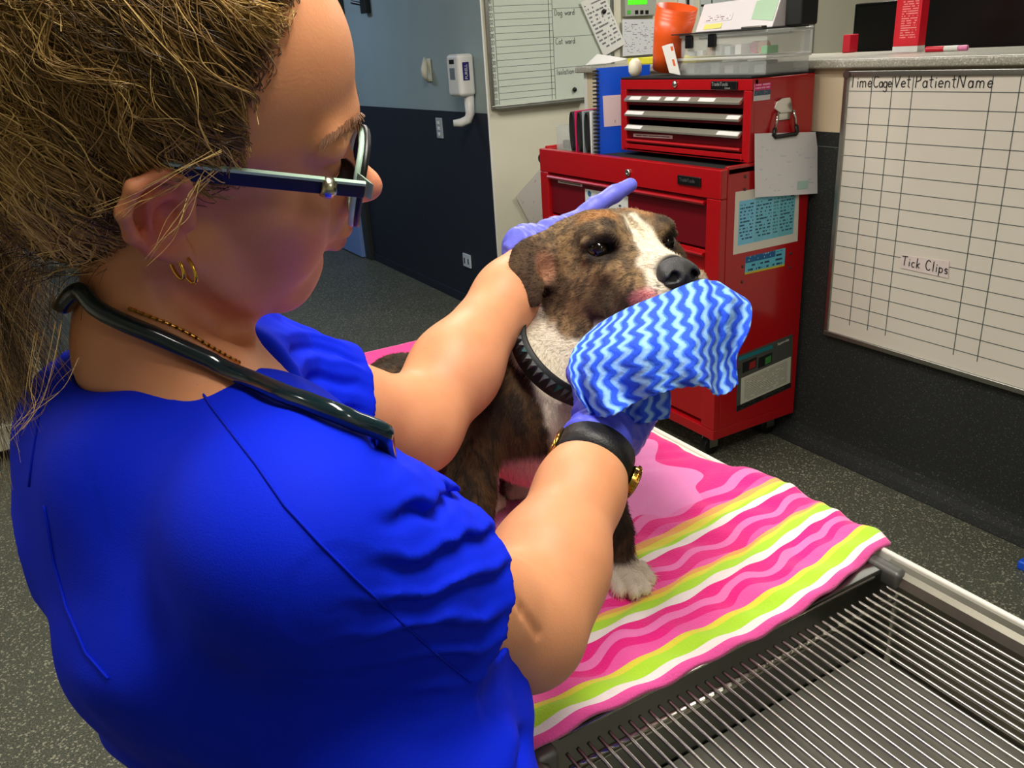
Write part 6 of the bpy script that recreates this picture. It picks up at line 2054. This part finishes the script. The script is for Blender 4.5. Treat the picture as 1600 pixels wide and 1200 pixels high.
# ------------------------------------------------------------------ glasses
gl = empty('eyeglasses', tuple(PH(.09, 0, 0)), 'black framed eyeglasses with pale green inner edge worn by the nurse', 'glasses')
M_mint = mat('mint_acetate', srgb(176, 206, 186), .25)
M_frame = mat('black_acetate', srgb(12, 12, 13), .42)
M_silver = mat('silver_band', srgb(196, 190, 168), .25, 1.0)
M_gold = mat('gold', srgb(232, 184, 84), .18, 1.0)
def bar(mb, a, b, w, hgt, wdir, hdir):
    a, b, wd, hd_ = [np.asarray(q, float) for q in (a, b, wdir, hdir)]
    v = []
    for p in (a, b):
        for i, j in ((-1, -1), (1, -1), (1, 1), (-1, 1)): v.append(p + wd * w * i / 2 + hd_ * hgt * j / 2)
    return mb.add(v, [(0, 1, 2, 3), (7, 6, 5, 4), (0, 4, 5, 1), (1, 5, 6, 2), (2, 6, 7, 3), (3, 7, 4, 0)])
for s in (-1, 1):
    A, B_ = PH(-.006, s * .0795, .029), PH(.0955, s * .0725, .0190)
    tm = bar(MB(), A, B_, .0028, .0085, PL, PU).build('temple_arm', M_frame, gl, bevel=.0008)
    bar(MB(), A + PU * .0048, B_ + PU * .0048, .0030, .0016, PL, PU).build('mint_edge', M_mint, tm)
    bar(MB(), PH(-.006, s * .0795, .029), PH(-.022, s * .079, .012), .0028, .0075, PL, PU).build('temple_tip', M_frame, tm, bevel=.0008)
    q = A + (B_ - A) * .80
    MB().tube([q + (B_ - A) / np.linalg.norm(B_ - A) * k for k in (-.004, -.0015, .0015, .004)], [.0052, .0062, .0062, .0052], 14).build('silver_band', M_silver, tm, smooth=True)
    ring, ring2 = [], []
    for i in range(28):
        a = 2 * math.pi * i / 28
        l = .034 + .029 * math.copysign(abs(math.cos(a)) ** .8, math.cos(a)); u = .003 + .0265 * math.copysign(abs(math.sin(a)) ** .8, math.sin(a)) + .003 * math.cos(a)
        f = .1025 - .006 * ((l - .034) / .03 + .6) ** 2 * .5
        ring.append(PH(f, s * l, u)); ring2.append(PH(f - .0030, s * l, u))
    rm = MB().tube(ring, .0023, 8, closed=True).build('rim', M_frame, gl, smooth=True)
    MB().tube(ring2, .0020, 8, closed=True).build('mint_lining', M_mint, rm, smooth=True)
    lens = MB(); lens.add(ring, [tuple(range(28))])
    ml = bpy.data.materials.get('lens_glass')
    if ml is None:
        ml = mat('lens_glass', (1, 1, 1, 1), .02); ml.node_tree.nodes['Principled BSDF'].inputs['Transmission Weight'].default_value = 1.0
        ml.node_tree.nodes['Principled BSDF'].inputs['IOR'].default_value = 1.02
    lens.build('lens', ml, rm)
    bar(MB(), PH(.0935, s * .064, .0190), PH(.0985, s * .0725, .0190), .004, .011, PL * .7 + PF * .7 * s, PU).build('hinge_block', M_mint, rm, bevel=.001)
MB().tube([PH(.102, -.007, .010), PH(.104, 0, .012), PH(.102, .007, .010)], .0028, 8).build('bridge', M_frame, gl, smooth=True)

# ------------------------------------------------------------------ earrings and necklace
lob = PH(.0, -.073, -.0285)
for k, (dx, rr, lab) in enumerate(((0.0, .0078, 'small gold hoop earring at the front of the ear lobe'), (-.0055, .0066, 'small gold hoop earring behind the front one on the ear lobe'))):
    c = lob + PF * (dx + .003) - UPV * (rr * .75) - PL * .002
    ax1, ax2 = unit(PF * .55 - PL * .85), unit(UPV)
    MBr = MB().tube([c + ax1 * rr * math.cos(a) + ax2 * rr * math.sin(a) for a in np.linspace(0, 2 * math.pi, 25)[:-1]], .0011, 8, closed=True)
    tag(MBr.build('hoop_earring', M_gold, smooth=True), lab, 'earring', 'gold hoop earrings')
pts = [on_surface([T_body], x, y, .0012) for x, y in ((205, 482), (235, 494), (265, 507), (295, 523), (325, 541), (350, 556), (372, 568))]
pts = [p for p in pts if p is not None]
nk = empty('necklace', tuple(pts[0]), 'fine gold chain necklace lying along the neck of the nurse', 'necklace')
line = smooth_line(pts, 6)
MB().tube(line, .0008, 6).build('chain', M_gold, nk, smooth=True)
for p in line[::2]:
    MB().lathe([(.0001, -.0014), (.0012, -.0007), (.0012, .0007), (.0001, .0014)], tuple(p), 'Z', 8).build('bead', M_gold, nk)

# ------------------------------------------------------------------ stethoscope round the neck
st = empty('stethoscope', tuple(NB), 'dark green black stethoscope tube hanging round the neck of the nurse', 'stethoscope')
M_tube = mat('stethoscope_tube', srgb(14, 36, 42), .16, spec=.6, coat=.5)
R_ = .0056
px = ((140, 455), (165, 482), (200, 503), (245, 525), (300, 560), (350, 588), (400, 612), (450, 636), (500, 655), (540, 671), (575, 686), (608, 702))
P = [on_surface([T_body, T_scrub], x, y, R_ + .001) for x, y in px]
P = [p for i, p in enumerate(P) if p is not None and (i == 0 or P[i - 1] is None or np.linalg.norm(p - P[i - 1]) < .06)]
back = [NB - TF * .055 - LAT * .03 + UPV * .045, NB - TF * .058 + LAT * .005 + UPV * .05]
Pe = P[-1]
main = smooth_line([NB - LAT * .07 + UPV * .02 - TF * .02] + back + P, 7)
# keep the tube outside skin and cloth
def push_out(pts, r):
    out = []
    for p in pts:
        p = np.array(p)
        for fld in (PFIELD, SFIELD):
            for _ in range(3):
                d = fld(p[None])[0]
                if d < r:
                    g = np.array([fld((p + np.eye(3)[a] * .001)[None])[0] - d for a in range(3)]); g /= np.linalg.norm(g) + 1e-9
                    p = p + g * min(r - d, .01)
        out.append(p)
    return out
main = push_out(main, R_ + .0005)
vd = sight(600, 700)
main += smooth_line([main[-1], main[-1] + vd * .02 - UPV * .012, main[-1] + vd * .04 - UPV * .05, main[-1] + vd * .04 - UPV * .11], 6)[1:]
MB().tube(main, R_, 14).build('tube', M_tube, st, smooth=True)
P2 = [at(x, y, d) for x, y, d in ((384, 552, .60), (402, 575, .585), (418, 600, .565), (432, 622, .545))]
MB().tube(smooth_line(P2, 6), .0050, 12).build('branch_tube', M_tube, st, smooth=True)
MB().tube(smooth_line([at(396, 568, .61), at(430, 600, .60), at(470, 635, .58), at(520, 662, .57)], 6), .0060, 12).build('far_tube', M_tube, st, smooth=True)

# ------------------------------------------------------------------ stitched seams on the scrub top
M_seam = mat('seam_thread', srgb(4, 34, 200), .75, spec=.12)
for line in (((300, 590), (330, 635), (365, 680), (400, 725), (445, 790), (500, 850), (560, 910), (620, 965), (680, 1020), (735, 1065)),
             ((64, 620), (60, 660), (52, 710), (46, 760)), ((70, 790), (85, 880), (105, 950), (135, 1020), (170, 1060))):
    dense = [(x0 + (x1 - x0) * k / 5, y0 + (y1 - y0) * k / 5) for (x0, y0), (x1, y1) in zip(line[:-1], line[1:]) for k in range(5)] + [line[-1]]
    p = [on_surface([T_scrub], x, y, .0005) for x, y in dense]
    p = [q for q in p if q is not None]
    if len(p) > 1:
        MB().tube(smooth_line(p, 2), .0008, 6).build('seam', M_seam, SCRUB, smooth=True)

# ------------------------------------------------------------------ wristwatch
def build_watch():
    d = unit(RWR - RELB)
    c = RELB + (RWR - RELB) * .87
    w = empty('wristwatch', tuple(c), 'black strap wristwatch with gold buckle and case above the right glove of the nurse', 'watch')
    u = unit(np.cross(d, CAM_R @ np.array([0, 0, 1.0]))); v = np.cross(d, u)     # u across the arm in view, v away/towards
    N = 48
    rad = []
    for i in range(N):
        a = 2 * math.pi * i / N
        k = u * math.cos(a) + v * math.sin(a)
        tt = np.linspace(.01, .06, 60); val = PFIELD(c + k * tt[:, None]); j = np.argmax(val > 0) if (val > 0).any() else 30
        rad.append(tt[j])
    rad = np.array(rad)
    for _ in range(4): rad = (np.roll(rad, 1) + 2 * rad + np.roll(rad, -1)) / 4
    rad += .0012
    V, Fc = [], []
    hw = .0140
    K = [u * math.cos(2 * math.pi * i / N) + v * math.sin(2 * math.pi * i / N) for i in range(N)]
    for i in range(N):
        for dz, dr in ((-hw, 0), (hw, 0), (hw, .003), (-hw, .003)): V.append(c + d * dz + K[i] * (rad[i] + dr))
    for i in range(N):
        j = (i + 1) % N
        for k in range(4): Fc.append((i * 4 + k, i * 4 + (k + 1) % 4, j * 4 + (k + 1) % 4, j * 4 + k))
    m = MB(); m.add(V, Fc); m.build('strap', mat('black_leather', srgb(12, 11, 11), .5, bump=.3, bscale=400), w, smooth=True)
    # which side of the image is which
    su = 1 if (CAM_R.T @ u)[0] > 0 else -1
    iL = 0 if su < 0 else N // 2; iR = (iL + N // 2) % N
    def frame(i): return c + K[i] * (rad[i] + .003), K[i], unit(np.cross(d, K[i]))
    p, n, t = frame(iL)
    MB().tube([p + n * .001 + d * a + t * b for a, b in ((-.013, -.006), (.013, -.006), (.013, .006), (-.013, .006))], .0016, 8, closed=True).build('buckle', M_gold, w, smooth=True)
    p, n, t = frame(iR)
    def disc(r0, r1, h0, h1, nm, mm, par):
        mbx = MB(); vs = []
        for hh, r in ((h0, r0), (h1, r1)):
            for i in range(32):
                a = 2 * math.pi * i / 32
                vs.append(p + n * hh + (d * math.cos(a) + t * math.sin(a)) * r)
        return mbx.add(vs, [(i, (i + 1) % 32, 32 + (i + 1) % 32, 32 + i) for i in range(32)] + [tuple(range(32))[::-1], tuple(range(32, 64))]).build(nm, mm, par, bevel=.0006)
    cs = disc(.017, .018, -.001, .0065, 'case', M_gold, w)
    disc(.0150, .0145, .0067, .0078, 'dial', mat('dial_glass', srgb(20, 18, 18), .08), cs)
    for i in range(36):
        a = 2 * math.pi * i / 36
        q = p + n * .004 + (d * math.cos(a) + t * math.sin(a)) * .0182
        e = (d * math.cos(a) + t * math.sin(a))
        MB().cyl(q, q + e * .0012, .0011, 6).build('bezel_tooth', M_gold, cs)


build_watch()


# ------------------------------------------------------------------ blue striped cloth
def build_cloth():
    rows = [
        [(934, 506, .895), (962, 490, .875), (1000, 472, .862), (1042, 456, .858), (1085, 440, .868), (1118, 438, .890), (1146, 452, .905)],
        [(906, 532, .850), (938, 524, .825), (985, 510, .805), (1040, 498, .800), (1090, 484, .812), (1132, 468, .850), (1172, 472, .880)],
        [(890, 560, .825), (922, 556, .790), (978, 545, .770), (1040, 536, .765), (1096, 528, .780), (1128, 520, .835), (1168, 512, .865)],
        [(890, 592, .822), (916, 600, .785), (970, 594, .765), (1040, 580, .760), (1098, 574, .775), (1126, 572, .830), (1150, 556, .860)],
        [(900, 622, .820), (938, 652, .780), (985, 634, .765), (1040, 612, .760), (1096, 604, .775), (1126, 618, .825), (1158, 600, .855)],
    ]
    C = np.array([[at(*c) for c in r] for r in rows])
    def cr(A, t):            # catmull-rom along axis 0
        n = len(A); x = t * (n - 1); i = np.minimum(x.astype(int), n - 2); f = x - i
        p0, p1, p2, p3 = A[np.maximum(i - 1, 0)], A[i], A[i + 1], A[np.minimum(i + 2, n - 1)]
        f = f.reshape(-1, *([1] * (A.ndim - 1)))
        return .5 * (2 * p1 + (p2 - p0) * f + (2 * p0 - 5 * p1 + 4 * p2 - p3) * f ** 2 + (3 * p1 - p0 - 3 * p2 + p3) * f ** 3)
    nv, nu = 90, 130
    v = np.linspace(0, 1, nv); u = np.linspace(0, 1, nu)
    A = cr(C, v); B = np.transpose(cr(np.transpose(A, (1, 0, 2)), u), (1, 0, 2))          # (nv, nu, 3)
    Vv, Uu = np.meshgrid(v, u, indexing='ij')
    back = CAM_R @ np.array([0, 0, 1.0])
    fold = .0060 * np.sin(Uu * 30 + 2.0 * np.sin(Vv * 3)) * sstep(.0, .25, Vv) + .010 * np.exp(-((Uu - .80 - .05 * Vv) / .030) ** 2) * -1 + .006 * np.exp(-((Uu - .72) / .03) ** 2) + .005 * np.sin(Uu * 11 - Vv * 6)
    fold += -.010 * np.exp(-((Uu - .11 - .03 * Vv) / .025) ** 2) * sstep(.2, .5, Vv)
    B = B + fold[..., None] * back
    edge = .0006 * np.sin(Uu * 150)
    B[-8:] += (edge[-8:, :, None] * np.linspace(0, 1, 8)[:, None, None]) * (CAM_R @ np.array([0, 1, 0]))
    # a second layer hanging lower behind the first
    rows2 = [
        [(915, 585, .835), (955, 600, .800), (1000, 600, .795), (1044, 595, .800)],
        [(925, 640, .838), (962, 648, .815), (1005, 640, .806), (1046, 628, .812)],
        [(935, 655, .840), (968, 664, .820), (1008, 660, .812), (1044, 652, .818)],
    ]
    D = np.array([[at(*c) for c in r] for r in rows2])
    A2 = cr(D, np.linspace(0, 1, 30)); B2 = np.transpose(cr(np.transpose(A2, (1, 0, 2)), np.linspace(0, 1, 60)), (1, 0, 2))
    u2 = np.linspace(0, 1, 60)
    B2 = B2 + (.004 * np.sin(u2 * 22))[None, :, None] * back
    verts, faces, uvs = [], [], []
    for G_, (s0, s1) in ((B, (0, 1)), (B2, (.12, .62))):
        o = len(verts); a, b = G_.shape[:2]
        verts += G_.reshape(-1, 3).tolist()
        uvs += [(s0 + (s1 - s0) * j / (b - 1), i / (a - 1) * (1 if a == nv else .35)) for i in range(a) for j in range(b)]
        faces += [(o + i * b + j, o + i * b + j + 1, o + (i + 1) * b + j + 1, o + (i + 1) * b + j) for i in range(a - 1) for j in range(b - 1)]
    m, N, L, bs = new_mat('wavy_wipe')
    def M(op, a, b=None):
        n = N.new('ShaderNodeMath'); n.operation = op
        for i, s in enumerate((a, b)):
            if s is None: continue
            if isinstance(s, (int, float)): n.inputs[i].default_value = s
            else: L.new(s, n.inputs[i])
        return n.outputs[0]
    tc = N.new('ShaderNodeTexCoord'); sp = N.new('ShaderNodeSeparateXYZ'); L.new(tc.outputs['UV'], sp.inputs[0])
    nz = N.new('ShaderNodeTexNoise'); nz.inputs['Scale'].default_value = 260; nz.inputs['Detail'].default_value = 2; L.new(tc.outputs['Object'], nz.inputs['Vector'])
    nw = N.new('ShaderNodeTexNoise'); nw.inputs['Scale'].default_value = 5; L.new(tc.outputs['UV'], nw.inputs['Vector'])
    w = M('ADD', M('MULTIPLY', M('SINE', M('MULTIPLY', sp.outputs['Y'], 44.0)), .17), M('MULTIPLY', nw.outputs['Fac'], .8))
    ph = M('FRACT', M('ADD', M('MULTIPLY', sp.outputs['X'], 13.0), w))
    ph2 = M('ADD', ph, M('MULTIPLY', M('SUBTRACT', nz.outputs['Fac'], .5), .22))
    rp = N.new('ShaderNodeValToRGB'); e = rp.color_ramp.elements
    e[0].position = 0; e[0].color = srgb(28, 74, 222); e[1].position = .40; e[1].color = srgb(30, 84, 228)
    for pos, c in ((.47, (104, 162, 244)), (.62, (146, 192, 248)), (.80, (134, 184, 247)), (.93, (60, 120, 238))):
        x = e.new(pos); x.color = srgb(*c)
    L.new(ph2, rp.inputs['Fac']); L.new(rp.outputs['Color'], bs.inputs['Base Color'])
    bs.inputs['Roughness'].default_value = .85
    bp = N.new('ShaderNodeBump'); bp.inputs['Strength'].default_value = .6; bp.inputs['Distance'].default_value = .0015
    hgt = M('ADD', M('MULTIPLY', M('SINE', M('MULTIPLY', ph, 6.283)), .6), nz.outputs['Fac'])
    L.new(hgt, bp.inputs['Height']); L.new(bp.outputs['Normal'], bs.inputs['Normal'])
    mb = MB(); mb.v = verts; mb.f = faces
    o = mb.build('wiping_cloth', m, smooth=True)
    lay = o.data.uv_layers.new(name='UVMap')
    li = np.zeros(len(o.data.loops), int); o.data.loops.foreach_get('vertex_index', li)
    lay.data.foreach_set('uv', np.array(uvs)[li].astype(np.float32).ravel())
    sd = o.modifiers.new('thickness', 'SOLIDIFY'); sd.thickness = .0016; sd.offset = -1
    tag(o, 'blue and white wavy striped cleaning cloth held at the mouth of the dog', 'cloth')


build_cloth()
